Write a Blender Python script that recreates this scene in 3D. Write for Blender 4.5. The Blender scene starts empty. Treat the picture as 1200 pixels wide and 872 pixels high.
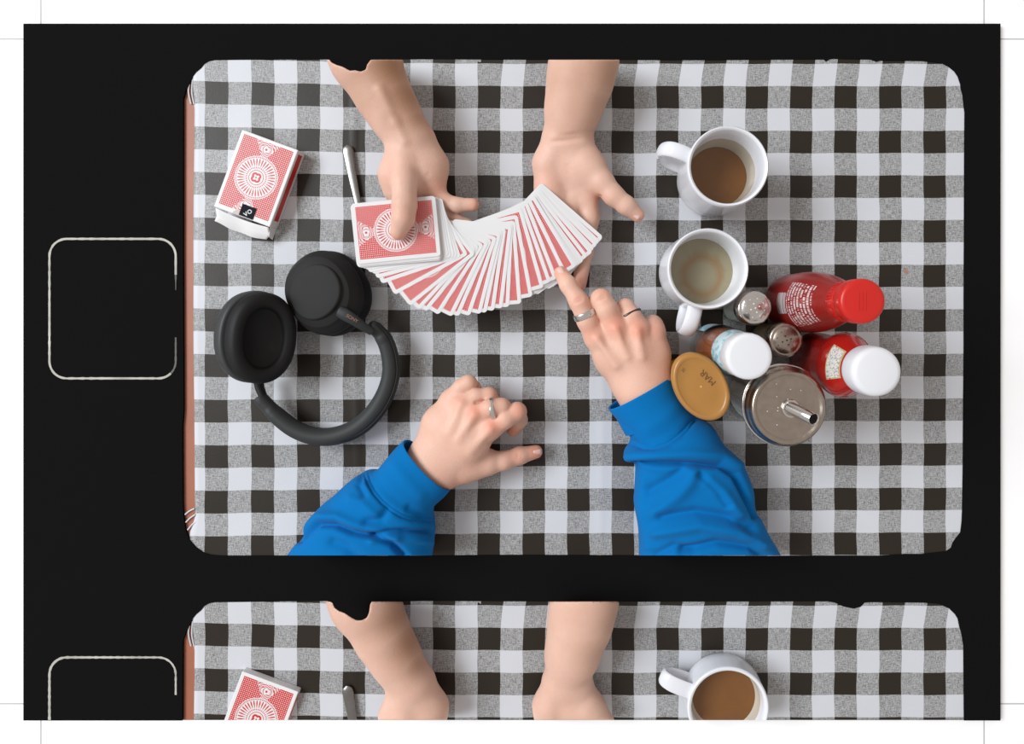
import bpy, bmesh, math, random
import numpy as np
from mathutils import Vector, Matrix
random.seed(7)
S = bpy.context.scene
COL = S.collection
# ------------------------------------------------------------------ camera, world, light, exposure
K, H = 0.00096, 0.74            # metres per photo pixel on the table plane, camera height
CX, CY = 675.0, 360.0           # where the camera axis meets the table
cd = bpy.data.cameras.new('camera'); cam = bpy.data.objects.new('camera', cd); COL.objects.link(cam)
cam.location = (0, 0, H); cd.sensor_width = 36; cd.lens = 36*H/(1200*K)
cd.shift_x = (600-CX)/1200; cd.shift_y = -(436-CY)/1200; cd.clip_start = .01
S.camera = cam
w = bpy.data.worlds.new('world'); S.world = w; w.use_nodes = True
w.node_tree.nodes['Background'].inputs[0].default_value = (.60, .555, .52, 1)
w.node_tree.nodes['Background'].inputs[1].default_value = 0.80
def area(name, loc, target, size, power, color):
    l = bpy.data.lights.new(name, 'AREA'); l.shape = 'RECTANGLE'; l.size = size[0]; l.size_y = size[1]
    l.energy = power; l.color = color
    o = bpy.data.objects.new(name, l); COL.objects.link(o); o.location = loc
    o.rotation_euler = (Vector(target)-Vector(loc)).to_track_quat('-Z', 'Y').to_euler(); return o
area('window_light', (-4.6, 1.5, 4.6), (0, -.1, 0), (3.6, 3.0), 440, (.90, .95, 1.0))
S.view_settings.view_transform = 'Standard'; S.view_settings.look = 'None'
S.view_settings.gamma = 1; S.view_settings.use_curve_mapping = False
S.view_settings.exposure = 0.1

# ------------------------------------------------------------------ helpers
def P(px, py, z=0.0):
    f = (H-z)/H*K
    return Vector(((px-CX)*f, -(py-CY)*f, z))
def srgb(r, g, b):
    f = lambda c: (c/255/12.92) if c/255 <= .04045 else ((c/255+.055)/1.055)**2.4
    return (f(r), f(g), f(b), 1)
def link(name, me, mat=None, parent=None, smooth=True):
    o = bpy.data.objects.new(name, me); COL.objects.link(o)
    if mat: me.materials.append(mat)
    if parent: o.parent = parent
    if smooth: me.shade_smooth()
    return o
def empty(name, label, cat, loc=(0, 0, 0), rz=0, group=None):
    o = bpy.data.objects.new(name, None); COL.objects.link(o); o.location = loc; o.rotation_euler = (0, 0, rz)
    o.empty_display_size = .01
    tag(o, label, cat, group); return o
def tag(o, label=None, cat=None, group=None, kind=None):
    if label: o['label'] = label
    if cat: o['category'] = cat
    if group: o['group'] = group
    if kind: o['kind'] = kind
    return o
def pyd(name, vs, fs, mat=None, parent=None, smooth=True, sharp=None):
    me = bpy.data.meshes.new(name); me.from_pydata([tuple(v) for v in vs], [], fs); me.update()
    o = link(name, me, mat, parent, smooth)
    if sharp: me.set_sharp_from_angle(angle=math.radians(sharp))
    return o
def lathe(name, prof, mat, parent, n=64, facet=None, sharp=None, sx=1, sy=1, off=None):
    """prof: list of (r, z); r=0 closes an end. facet(i, phi, r, z) may change r."""
    vs, fs, rings = [], [], []
    for i, (r, z) in enumerate(prof):
        if r == 0:
            vs.append((0, 0, z)); rings.append([len(vs)-1]); continue
        ring = []
        for j in range(n):
            p = 2*math.pi*j/n; rr = facet(p, r, z) if facet else r
            c = off(z) if off else (0, 0)
            vs.append((c[0]+rr*math.cos(p)*sx, c[1]+rr*math.sin(p)*sy, z)); ring.append(len(vs)-1)
        rings.append(ring)
    for a, b in zip(rings, rings[1:]):
        if len(a) == 1 and len(b) == 1: continue
        for j in range(n):
            k = (j+1) % n
            if len(a) == 1: fs.append((a[0], b[k], b[j]))
            elif len(b) == 1: fs.append((a[j], a[k], b[0]))
            else: fs.append((a[j], a[k], b[k], b[j]))
    return pyd(name, vs, fs, mat, parent, True, sharp or 50)
def loft(name, rings, mat, parent, caps=True, sharp=None, closed=False):
    n = len(rings[0]); vs = [p for r in rings for p in r]; fs = []
    m = len(rings)
    for i in range(m if closed else m-1):
        a, b = i*n, ((i+1) % m)*n
        for j in range(n):
            k = (j+1) % n; fs.append((a+j, a+k, b+k, b+j))
    if caps and not closed:
        fs.append(tuple(range(n-1, -1, -1))); fs.append(tuple((m-1)*n+j for j in range(n)))
    o = pyd(name, vs, fs, mat, parent, True, sharp or 60)
    bm = bmesh.new(); bm.from_mesh(o.data); bmesh.ops.recalc_face_normals(bm, faces=bm.faces); bm.to_mesh(o.data); bm.free()
    return o
def tube(name, pts, radii, mat, parent, n=20, aspect=None, up=None, closed=False):
    """tube through pts; aspect(i)->(ru,rv) multipliers, v axis near 'up'."""
    pts = [Vector(p) for p in pts]; rings = []; up = Vector(up or (0, 0, 1)); m = len(pts)
    for i, p in enumerate(pts):
        a = pts[(i-1) % m] if (closed or i > 0) else pts[i]; b = pts[(i+1) % m] if (closed or i < m-1) else pts[i]
        t = (b-a).normalized(); u = t.cross(up)
        if u.length < 1e-4: u = t.cross(Vector((1, 0, 0)))
        u.normalize(); v = u.cross(t).normalized()
        r = radii[i] if hasattr(radii, '__len__') else radii
        ru, rv = (aspect(i) if aspect else (1, 1))
        rings.append([p+u*(math.cos(q)*r*ru)+v*(math.sin(q)*r*rv) for q in [2*math.pi*j/n for j in range(n)]])
    return loft(name, rings, mat, parent, closed=closed)
def spline(pts, n):
    """Catmull-Rom through tuples, n samples"""
    pts = [np.array(p, float) for p in pts]; q = [2*pts[0]-pts[1]]+pts+[2*pts[-1]-pts[-2]]; out = []
    m = len(pts)-1
    for s in range(n):
        t = s/(n-1)*m; i = min(int(t), m-1); f = t-i
        a, b, c, d = q[i:i+4]
        out.append(.5*((2*b)+(-a+c)*f+(2*a-5*b+4*c-d)*f*f+(-a+3*b-3*c+d)*f**3))
    return out
def torus(name, R, r, mat, parent, loc, axis, width=None, n=48, m=12):
    ax = Vector(axis).normalized(); q = ax.to_track_quat('Z', 'Y').to_matrix(); rings = []
    for i in range(n):
        a = 2*math.pi*i/n
        rings.append([Vector(loc)+q @ Vector(((R+r*math.cos(b))*math.cos(a), (R+r*math.cos(b))*math.sin(a), (width or r)*math.copysign(abs(math.sin(b))**.6, math.sin(b)))) for b in [2*math.pi*j/m for j in range(m)]])
    return loft(name, rings, mat, parent, closed=True)
def box(name, sx, sy, sz, mat, parent, loc=(0, 0, 0), bev=.0005, rot=None):
    bm = bmesh.new(); bmesh.ops.create_cube(bm, size=1); bmesh.ops.scale(bm, vec=(sx, sy, sz), verts=bm.verts)
    if bev: bmesh.ops.bevel(bm, geom=bm.edges[:], offset=bev, segments=2, affect='EDGES', profile=.5)
    me = bpy.data.meshes.new(name); bm.to_mesh(me); bm.free()
    o = link(name, me, mat, parent, False); o.location = loc
    if rot: o.rotation_euler = rot
    return o
def text(name, body, size, mat, parent, loc, rot, depth=.0001):
    c = bpy.data.curves.new(name, 'FONT'); c.body = body; c.size = size; c.align_x = 'CENTER'; c.align_y = 'CENTER'; c.extrude = depth
    t = bpy.data.objects.new(name, c); COL.objects.link(t)
    bpy.context.view_layer.update()
    me = bpy.data.meshes.new_from_object(t.evaluated_get(bpy.context.evaluated_depsgraph_get()))
    bpy.data.objects.remove(t)
    o = link(name, me, mat, parent, False); me.materials.clear(); me.materials.append(mat)
    o.location = loc; o.rotation_euler = rot; return o
def flat_poly(name, outer, holes, z0, z1, mat, parent=None):
    c = bpy.data.curves.new(name, 'CURVE'); c.dimensions = '2D'; c.fill_mode = 'BOTH'; c.extrude = (z1-z0)/2
    for poly in [outer]+holes:
        s = c.splines.new('POLY'); s.points.add(len(poly)-1); s.use_cyclic_u = True
        for q, (x, y) in zip(s.points, poly):
            v = P(x, y); q.co = (v.x, v.y, 0, 1)
    t = bpy.data.objects.new(name, c); COL.objects.link(t); bpy.context.view_layer.update()
    me = bpy.data.meshes.new_from_object(t.evaluated_get(bpy.context.evaluated_depsgraph_get()))
    bpy.data.objects.remove(t)
    me.transform(Matrix.Translation((0, 0, (z0+z1)/2))); me.materials.clear()
    return link(name, me, mat, parent, False)
def rounded(x0, y0, x1, y1, r, n=8):
    out = []
    for cx, cy, a in ((x1-r, y0+r, -90), (x1-r, y1-r, 0), (x0+r, y1-r, 90), (x0+r, y0+r, 180)):
        for i in range(n+1):
            t = math.radians(a+90*i/n); out.append((cx+r*math.cos(t), cy+r*math.sin(t)))
    return out

# ------------------------------------------------------------------ materials
class NT:
    def __init__(s, name):
        s.m = bpy.data.materials.new(name); s.m.use_nodes = True; s.t = s.m.node_tree
        s.b = s.t.nodes['Principled BSDF']; s.out = s.t.nodes['Material Output']
    def n(s, typ, **kw):
        o = s.t.nodes.new(typ)
        for k, v in kw.items(): setattr(o, k, v)
        return o
    def set(s, sock, v):
        if hasattr(v, 'is_output') or isinstance(v, bpy.types.NodeSocket): s.t.links.new(v, sock)
        else: sock.default_value = v
    def M(s, op, a, b=None, c=None):
        o = s.n('ShaderNodeMath', operation=op); s.set(o.inputs[0], a)
        if b is not None: s.set(o.inputs[1], b)
        if c is not None: s.set(o.inputs[2], c)
        return o.outputs[0]
    def mix(s, f, a, b):
        o = s.n('ShaderNodeMix', data_type='RGBA'); s.set(o.inputs[0], f); s.set(o.inputs[6], a); s.set(o.inputs[7], b); return o.outputs[2]
    def uv(s):
        o = s.n('ShaderNodeSeparateXYZ'); t = s.n('ShaderNodeUVMap', uv_map='UVMap'); s.t.links.new(t.outputs[0], o.inputs[0]); return o.outputs[0], o.outputs[1]
    def obj(s):
        return s.n('ShaderNodeTexCoord').outputs['Object']
    def noise(s, vec, scale, detail=3, rough=.5, dist=0):
        o = s.n('ShaderNodeTexNoise'); s.set(o.inputs['Scale'], scale); o.inputs['Detail'].default_value = detail
        o.inputs['Roughness'].default_value = rough; o.inputs['Distortion'].default_value = dist
        if vec is not None: s.t.links.new(vec, o.inputs['Vector'])
        return o.outputs[0]
    def bump(s, h, strength, dist):
        o = s.n('ShaderNodeBump'); o.inputs['Strength'].default_value = strength; o.inputs['Distance'].default_value = dist
        s.t.links.new(h, o.inputs['Height']); s.t.links.new(o.outputs[0], s.b.inputs['Normal'])
    def p(s, **kw):
        for k, v in kw.items(): s.set(s.b.inputs[k.replace('_', ' ')], v)
        return s
def plain(name, col, rough=.5, metal=0, spec=.5, noise=.06, nscale=60, bump=0, **kw):
    t = NT(name); n = t.noise(t.obj(), nscale)
    c2 = tuple(max(0, x*(1-noise*2)) for x in col[:3])+(1,)
    t.p(Base_Color=t.mix(n, c2, col), Roughness=rough, Metallic=metal)
    t.b.inputs['Specular IOR Level'].default_value = spec
    if bump: t.bump(t.noise(t.obj(), nscale*4), .5, bump)
    for k, v in kw.items(): t.b.inputs[k.replace('_', ' ')].default_value = v
    return t.m

def m_gingham():
    t = NT('gingham_oilcloth'); u, v = t.uv()
    # thread jitter along the check edges
    fu = t.M('FRACT', u); fv = t.M('FRACT', v)
    su = t.M('LESS_THAN', fu, .5); sv = t.M('LESS_THAN', fv, .5)
    both = t.M('MULTIPLY', su, sv); one = t.M('SUBTRACT', t.M('ADD', su, sv), t.M('MULTIPLY', both, 2))
    cx = t.n('ShaderNodeCombineXYZ'); t.set(cx.inputs[0], t.M('MULTIPLY', u, 38)); t.set(cx.inputs[1], t.M('MULTIPLY', v, 5))
    cy = t.n('ShaderNodeCombineXYZ'); t.set(cy.inputs[0], t.M('MULTIPLY', u, 5)); t.set(cy.inputs[1], t.M('MULTIPLY', v, 38))
    n1 = t.noise(cx.outputs[0], 1.6, 2, .6); n2 = t.noise(cy.outputs[0], 1.6, 2, .6)
    cz = t.n('ShaderNodeCombineXYZ'); t.set(cz.inputs[0], t.M('MULTIPLY', u, 30)); t.set(cz.inputs[1], t.M('MULTIPLY', v, 30))
    n3 = t.noise(cz.outputs[0], 1.2, 1, .5)
    w_ = t.M('ADD', t.M('ADD', n1, n2), t.M('MULTIPLY', n3, .8))
    ramp = t.n('ShaderNodeMapRange', clamp=True); t.set(ramp.inputs[0], w_)
    ramp.inputs[1].default_value = 1.02; ramp.inputs[2].default_value = 1.66
    white = (.635, .65, .69, 1); black = (.021, .0155, .0105, 1)
    weave = t.mix(ramp.outputs[0], (.115, .110, .102, 1), (.45, .455, .465, 1))
    big = t.noise(t.obj(), 9, 2)
    wht = t.mix(big, (.575, .59, .622, 1), white)
    c = t.mix(one, wht, weave); c = t.mix(both, c, black)
    # small food stain
    g = t.n('ShaderNodeVectorMath', operation='DISTANCE'); t.t.links.new(t.obj(), g.inputs[0]); g.inputs[1].default_value = P(1062, 318)
    st = t.M('LESS_THAN', t.M('ADD', g.outputs['Value'], t.M('MULTIPLY', t.noise(t.obj(), 500), .004)), .0050)
    c = t.mix(t.M('MULTIPLY', st, .6), c, (.35, .16, .08, 1))
    t.p(Base_Color=c, Roughness=.42); t.b.inputs['Specular IOR Level'].default_value = .28
    t.bump(t.M('ADD', t.M('MULTIPLY', w_, .4), t.M('MULTIPLY', big, 12)), .25, .0006)
    return t.m
def m_cardback(name='card_back'):
    t = NT(name); X, Y = t.uv()                       # millimetres, long side along X
    M = t.M
    ax, ay = M('ABSOLUTE', X), M('ABSOLUTE', Y)
    panel = M('MULTIPLY', M('LESS_THAN', ax, 39.9), M('LESS_THAN', ay, 27.4))
    line = M('MULTIPLY', M('MULTIPLY', M('LESS_THAN', ax, 39.2), M('LESS_THAN', ay, 26.7)), 1)
    k = math.pi/2.0
    lat = M('MULTIPLY', M('SINE', M('MULTIPLY', M('ADD', X, Y), k)), M('SINE', M('MULTIPLY', M('SUBTRACT', X, Y), k)))
    red = M('LESS_THAN', lat, .45)                    # lattice ground, white dots
    r = M('SQRT', M('ADD', M('MULTIPLY', X, X), M('MULTIPLY', Y, Y))); th = M('ARCTAN2', Y, X)
    # side fans, paler scroll work beyond the medallion towards the short ends
    wedge = M('LESS_THAN', ay, M('ADD', M('MULTIPLY', M('SUBTRACT', ax, 20), .62), 1.5)); wedge = M('MULTIPLY', wedge, M('GREATER_THAN', ax, 21))
    scroll = M('GREATER_THAN', M('SINE', M('ADD', M('MULTIPLY', M('SQRT', M('ADD', M('MULTIPLY', M('SUBTRACT', ax, 31), M('SUBTRACT', ax, 31)), M('MULTIPLY', Y, Y))), 3.4), M('MULTIPLY', M('SINE', M('MULTIPLY', Y, 1.3)), 2))), .15)
    red = M('ADD', M('MULTIPLY', red, M('SUBTRACT', 1, wedge)), M('MULTIPLY', scroll, wedge))
    # rosette in the wedge
    r2 = M('SQRT', M('ADD', M('MULTIPLY', M('SUBTRACT', ax, 31), M('SUBTRACT', ax, 31)), M('MULTIPLY', Y, Y)))
    ros = M('LESS_THAN', r2, 3.2); red = M('MULTIPLY', red, M('SUBTRACT', 1, ros)); red = M('ADD', red, M('LESS_THAN', r2, 1.2))
    # medallion
    def band(a, b): return M('MULTIPLY', M('GREATER_THAN', r, a), M('LESS_THAN', r, b))
    med = M('LESS_THAN', r, 22.8); red = M('MULTIPLY', red, M('SUBTRACT', 1, med))
    rim = M('MULTIPLY', band(20.6, 22.0), M('GREATER_THAN', M('SINE', M('MULTIPLY', th, 90)), -.2))
    pet = M('MULTIPLY', band(12.2, 19.8), M('GREATER_THAN', M('SINE', M('MULTIPLY', th, 36)), M('MULTIPLY', M('ABSOLUTE', M('SUBTRACT', r, 16.5)), .17)))
    dots = M('MULTIPLY', band(9.6, 11.3), M('GREATER_THAN', M('SINE', M('MULTIPLY', th, 36)), .1))
    ring = band(7.3, 8.0)
    flower = M('MULTIPLY', M('LESS_THAN', r, M('ADD', 4.6, M('MULTIPLY', M('ABSOLUTE', M('SINE', M('MULTIPLY', th, 2))), 1.2))), M('GREATER_THAN', r, M('ADD', 1.6, M('MULTIPLY', M('ABSOLUTE', M('SINE', M('MULTIPLY', th, 2))), 2.0))))
    for q in (rim, pet, dots, ring, flower, M('LESS_THAN', r, .9)): red = M('ADD', red, q)
    red = M('MINIMUM', red, 1)
    edge = M('SUBTRACT', panel, line)
    red = M('MULTIPLY', M('MAXIMUM', M('MULTIPLY', red, line), edge), panel)
    c = t.mix(red, (.72, .715, .72, 1), (.58, .026, .024, 1))
    t.p(Base_Color=c, Roughness=.38); return t.m
def m_skin(name, a, b, red):
    t = NT(name); n = t.noise(t.obj(), 28, 4, .6); n2 = t.noise(t.obj(), 420, 2)
    at = t.n('ShaderNodeAttribute', attribute_name='flush')
    c = t.mix(n, a, b); tn = t.n('ShaderNodeAttribute', attribute_name='tan'); c = t.mix(tn.outputs['Fac'], c, (.31, .145, .065, 1)); c = t.mix(at.outputs['Fac'], c, red)  # tan: brown for tanned, hairy skin and for shade painted on the forearms
    vor = t.n('ShaderNodeTexVoronoi'); t.t.links.new(t.obj(), vor.inputs['Vector']); vor.inputs['Scale'].default_value = 900
    t.p(Base_Color=c, Roughness=.5); t.b.inputs['Specular IOR Level'].default_value = .35
    t.b.inputs['Subsurface Weight'].default_value = .18; t.b.inputs['Subsurface Scale'].default_value = .006
    t.bump(t.M('ADD', t.M('MULTIPLY', vor.outputs[0], .6), n2), .35, .0005)
    return t.m
def m_fabric(name, col):
    t = NT(name); n = t.noise(t.obj(), 900, 2); n2 = t.noise(t.obj(), 14, 3)
    d = tuple(x*.82 for x in col[:3])+(1,)
    t.p(Base_Color=t.mix(n2, d, col), Roughness=.95); t.b.inputs['Specular IOR Level'].default_value = .1
    t.b.inputs['Sheen Weight'].default_value = .04; t.b.inputs['Sheen Roughness'].default_value = .5
    t.bump(n, .4, .0006); return t.m
def m_glass(name, col=(1, 1, 1, 1), rough=.03, ior=1.5):
    t = NT(name); n = t.noise(t.obj(), 30); c2 = tuple(x*.985 for x in col[:3])+(1,)
    tr = t.n('ShaderNodeBsdfTransparent'); t.set(tr.inputs[0], t.mix(n, c2, col))
    gl = t.n('ShaderNodeBsdfGlossy'); gl.inputs['Roughness'].default_value = rough
    lw = t.n('ShaderNodeLayerWeight'); lw.inputs['Blend'].default_value = .32
    mx = t.n('ShaderNodeMixShader'); t.set(mx.inputs[0], t.M('ADD', .025, t.M('MULTIPLY', lw.outputs['Facing'], .26)))
    t.t.links.new(tr.outputs[0], mx.inputs[1]); t.t.links.new(gl.outputs[0], mx.inputs[2]); t.t.links.new(mx.outputs[0], t.out.inputs[0]); return t.m
def m_steel(name, a, b, rough, aniso=False):
    t = NT(name); n = t.noise(t.obj(), 160, 4)
    t.p(Base_Color=t.mix(n, a, b), Metallic=1, Roughness=rough)
    t.bump(t.noise(t.obj(), 500), .1, .0002); return t.m

GING = m_gingham(); CARD = m_cardback()
PAPER = plain('white_card_stock', (.78, .77, .77, 1), .45, noise=.02)
PAGE = plain('white_page', (1, 1, 1, 1), .9, spec=0, noise=.002)
FILM = plain('black_film', (.0078, .0078, .0078, 1), 1, spec=0, noise=.02)
PALE = plain('pale_film_scratch', (.70, .68, .60, 1), .7, noise=.35, nscale=40)
PALEDIM = plain('faint_film_scratch', (.16, .16, .14, 1), .7, noise=.35, nscale=40)
LINE = plain('grey_print', (.52, .52, .52, 1), .9, spec=0, noise=.01)
BENCH = plain('red_brown_bench', (.40, .135, .075, 1), .5, noise=.15, nscale=25)
SKIN_T = m_skin('tan_skin', (.63, .375, .275, 1), (.77, .51, .41, 1), (.72, .25, .16, 1))
SKIN_P = m_skin('fair_skin', (.66, .37, .27, 1), (.80, .52, .41, 1), (.74, .24, .15, 1))
NAIL = plain('fingernail', (.80, .50, .43, 1), .3, noise=.05)
BLUE = m_fabric('blue_sweatshirt', (.002, .165, .47, 1))
CERAMIC = plain('white_glazed_ceramic', (.76, .77, .81, 1), .16, noise=.02)
STEEL = m_steel('polished_steel', (.62, .60, .57, 1), (.78, .76, .74, 1), .18)
STEELB = m_steel('brushed_steel', (.36, .30, .25, 1), (.50, .43, .37, 1), .27)
SPOONM = m_steel('worn_spoon_steel', (.22, .21, .20, 1), (.32, .31, .30, 1), .3)
RINGM = m_steel('silver_ring', (.62, .60, .58, 1), (.8, .79, .77, 1), .22)
RINGD = m_steel('dark_ring', (.06, .055, .05, 1), (.12, .1, .1, 1), .3)
DARK = plain('matte_charcoal_plastic', (.016, .016, .0155, 1), .62, spec=.3, noise=.05)
DARK2 = plain('charcoal_shell', (.030, .032, .033, 1), .55, spec=.3, noise=.05)
SHELL = plain('grey_shell', (.044, .048, .048, 1), .5, spec=.35, noise=.05)
PLATE = plain('matte_plate', (.024, .024, .0235, 1), .72, spec=.22, noise=.04)
LEATHER = plain('black_leatherette', (.0085, .0085, .0085, 1), .62, spec=.3, noise=.1, bump=.0002)
MESHF = plain('black_mesh_fabric', (.006, .006, .006, 1), .95, spec=.1, noise=.2, nscale=900)
GREYBAND = plain('charcoal_headband', (.034, .037, .037, 1), .6, spec=.35, noise=.05)
GOLD = plain('rose_gold_print', (.30, .15, .10, 1), .4)
GLASS = m_glass('clear_glass', (.965, .98, .955, 1))
WHITEP = plain('white_plastic', (.76, .77, .80, 1), .35, noise=.01)
REDCAP = plain('red_plastic_cap', (.60, .014, .009, 1), .33, noise=.04)
YELLOW = plain('yellow_plastic', (.85, .50, .02, 1), .35)
SUGAR = plain('white_sugar', (.86, .86, .86, 1), .9, noise=.06, nscale=900)
PEPPER = plain('ground_pepper', (.20, .12, .055, 1), .9, noise=.4, nscale=1200)
HOLE = plain('dark_hole', (.015, .012, .01, 1), .8)
BLACKP = plain('black_label', (.010, .013, .018, 1), .8, spec=.15)

# ------------------------------------------------------------------ sheet, film strip, bench, cloth
page = pyd('paper_sheet', [P(-60, -60, -.007), P(1260, -60, -.007), P(1260, 930, -.007), P(-60, 930, -.007), P(-60, -60, -.005), P(1260, -60, -.005), P(1260, 930, -.005), P(-60, 930, -.005)],
           [(0, 1, 2, 3), (7, 6, 5, 4), (0, 4, 5, 1), (1, 5, 6, 2), (2, 6, 7, 3), (3, 7, 4, 0)], PAGE, None, False)
bm = bmesh.new(); bm.from_mesh(page.data); bmesh.ops.recalc_face_normals(bm, faces=bm.faces); bm.to_mesh(page.data); bm.free()
tag(page, 'white paper sheet lying under the whole black film strip', 'paper')
for x0, y0, x1, y1 in ((42.9, -60, 44.4, 27), (-60, 42.9, 27, 44.4), (1155.6, -60, 1157.1, 27), (1173, 42.9, 1260, 44.4), (-60, 827.2, 27, 828.7), (1173, 827.2, 1260, 828.7), (42.9, 845, 44.4, 930), (1155.6, 845, 1157.1, 930)):
    flat_poly('printed_line', [(x0, y0), (x1, y0), (x1, y1), (x0, y1)], [], -.005, -.0049, LINE, page)
F1 = [(215, 116), (216.5, 111), (218, 106), (222, 99), (226, 90), (230, 85), (236, 80), (240, 75), (245, 72), (252, 70.6), (300, 70), (384, 69.5), (388, 73), (394, 76), (402, 78.5), (410, 83), (416, 82.5), (423, 84), (429, 81.5), (430, 76), (434, 72), (436, 70), (500, 69.5), (600, 69.8), (780, 70.5), (940, 70), (965, 70), (968, 72.5), (971, 70), (975, 69.2), (1020, 70), (1027, 72.5), (1031, 71), (1080, 71.6), (1094, 73), (1104, 74.5), (1112, 79), (1118, 84), (1122, 90), (1125, 99), (1125.5, 104), (1127.6, 112), (1128.6, 122), (1130, 132), (1129.4, 250), (1129, 400), (1128, 540), (1127, 600), (1126.5, 612), (1125, 624), (1120, 630), (1116, 636), (1114, 642), (1108, 646), (1098, 647), (1080, 649), (1060, 649), (1030, 651), (960, 651), (900, 651.5), (600, 650), (460, 651.5), (400, 650.8), (260, 651), (248, 650), (240, 648), (230, 641), (222, 632), (217.5, 620), (215.5, 605), (214.5, 590), (214, 500), (215.5, 480), (214.8, 300)]
F2 = [(214, 844), (214.5, 751), (216.5, 746), (218, 741), (222, 734), (226, 725), (230, 720), (236, 715), (240, 710), (245, 707), (252, 705.6), (300, 705), (384, 704), (390, 707), (392, 712), (397, 716), (404, 718.5), (412, 724), (418, 727), (424, 727), (430, 724), (433, 717), (433.5, 709), (437, 705), (500, 704), (700, 705), (970, 704.6), (978, 706), (988, 710.5), (1000, 713), (1008, 711), (1013, 706), (1020, 705.5), (1080, 706), (1100, 707.5), (1112, 713), (1119, 720), (1122, 725), (1124, 735), (1126, 741), (1128.6, 757), (1129.4, 844)]
film = flat_poly('film_strip', [(28, 28), (1172, 28), (1172, 844)]+F2[::-1]+[(28, 844)], [F1], -.005, .0008, FILM)
tag(film, 'black film strip sheet with rounded picture openings and outlined perforation holes on the left', 'film strip')
def outline(x0, y0, x1, y1, cut=None):
    a = rounded(x0, y0, x1, y1, 20, 10)
    def seg(pts, mat, w0, w1):
        vs, fs = [], []
        for i, (x, y) in enumerate(pts):
            q = pts[min(i+1, len(pts)-1)]; p = pts[max(i-1, 0)]
            d = Vector((q[0]-p[0], q[1]-p[1])); d.normalize(); n = Vector((-d.y, d.x)); t = i/(len(pts)-1)
            ww = (w0+(w1-w0)*t)*(1+.25*math.sin(i*1.7)*random.random())
            for s in (-1, 1): vs.append(P(x+n.x*ww*s, y+n.y*ww*s, .00125))
            for s in (-1, 1): vs.append(P(x+n.x*ww*s*1.3, y+n.y*ww*s*1.3, .0007))
        for i in range(len(pts)-1):
            a, b = i*4, i*4+4
            fs += [(a, a+1, b+1, b), (a+2, a, b, b+2), (a+1, a+3, b+3, b+1)]
        pyd('perforation_outline', vs, fs, mat, film, False)
    def dens(pts, n=80):
        L = [0]
        for p, q in zip(pts, pts[1:]): L.append(L[-1]+math.dist(p, q))
        out = []
        for i in range(n):
            s = L[-1]*i/(n-1); j = max(k for k in range(len(L)) if L[k] <= s+1e-9); j = min(j, len(pts)-2)
            f = (s-L[j])/(L[j+1]-L[j] or 1); out.append((pts[j][0]+(pts[j+1][0]-pts[j][0])*f, pts[j][1]+(pts[j+1][1]-pts[j][1])*f))
        return out
    r = 20
    arc = lambda cx, cy, a0, a1: [(cx+r*math.cos(math.radians(a0+(a1-a0)*i/8)), cy+r*math.sin(math.radians(a0+(a1-a0)*i/8))) for i in range(9)]
    if not cut:
        seg(dens([(x1, y0+42)]+[(x1, y0+r)]+arc(x1-r, y0+r, 0, -90)+arc(x0+r, y0+r, -90, -180)+arc(x0+r, y1-r, 180, 90)+arc(x1-r, y1-r, 90, 45), 150), PALE, 1.1, 1.1)
        seg(dens(arc(x1-r, y1-r, 45, 0)+[(x1, y1-48)], 20), PALEDIM, 1.0, .9)
        seg(dens([(x1, y0+42), (x1, y0+60)], 6), PALEDIM, .9, .3)
    else:
        seg(dens([(x1, y0+44)]+[(x1, y0+r)]+arc(x1-r, y0+r, 0, -90)+arc(x0+r, y0+r, -90, -180)+[(x0, cut)], 110), PALE, .9, 1.3)
outline(58, 280, 206, 443.5)
outline(58, 770.5, 206, 930, 843.8)
for y0, y1, yc in ((60, 660, 110), (696, 843.9, 745)):
    vs = []; fs = []; rows = [y0+(y1-y0)*i/40 for i in range(41)]
    lo = -.004
    for y in rows: vs += [P(205, y, -.0022), P(240, y, -.0018)]
    for i in range(40): fs.append((2*i, 2*i+1, 2*i+3, 2*i+2))
    o = pyd('bench', vs, [f[::-1] for f in fs], BENCH, None, False)
    m = o.modifiers.new('s', 'SOLIDIFY'); m.thickness = .0015; m.offset = -1
    tag(o, 'strip of red-brown bench showing beside the left cloth edge, '+('large picture opening' if y0 < 100 else 'lower picture opening'), 'bench')
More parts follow.
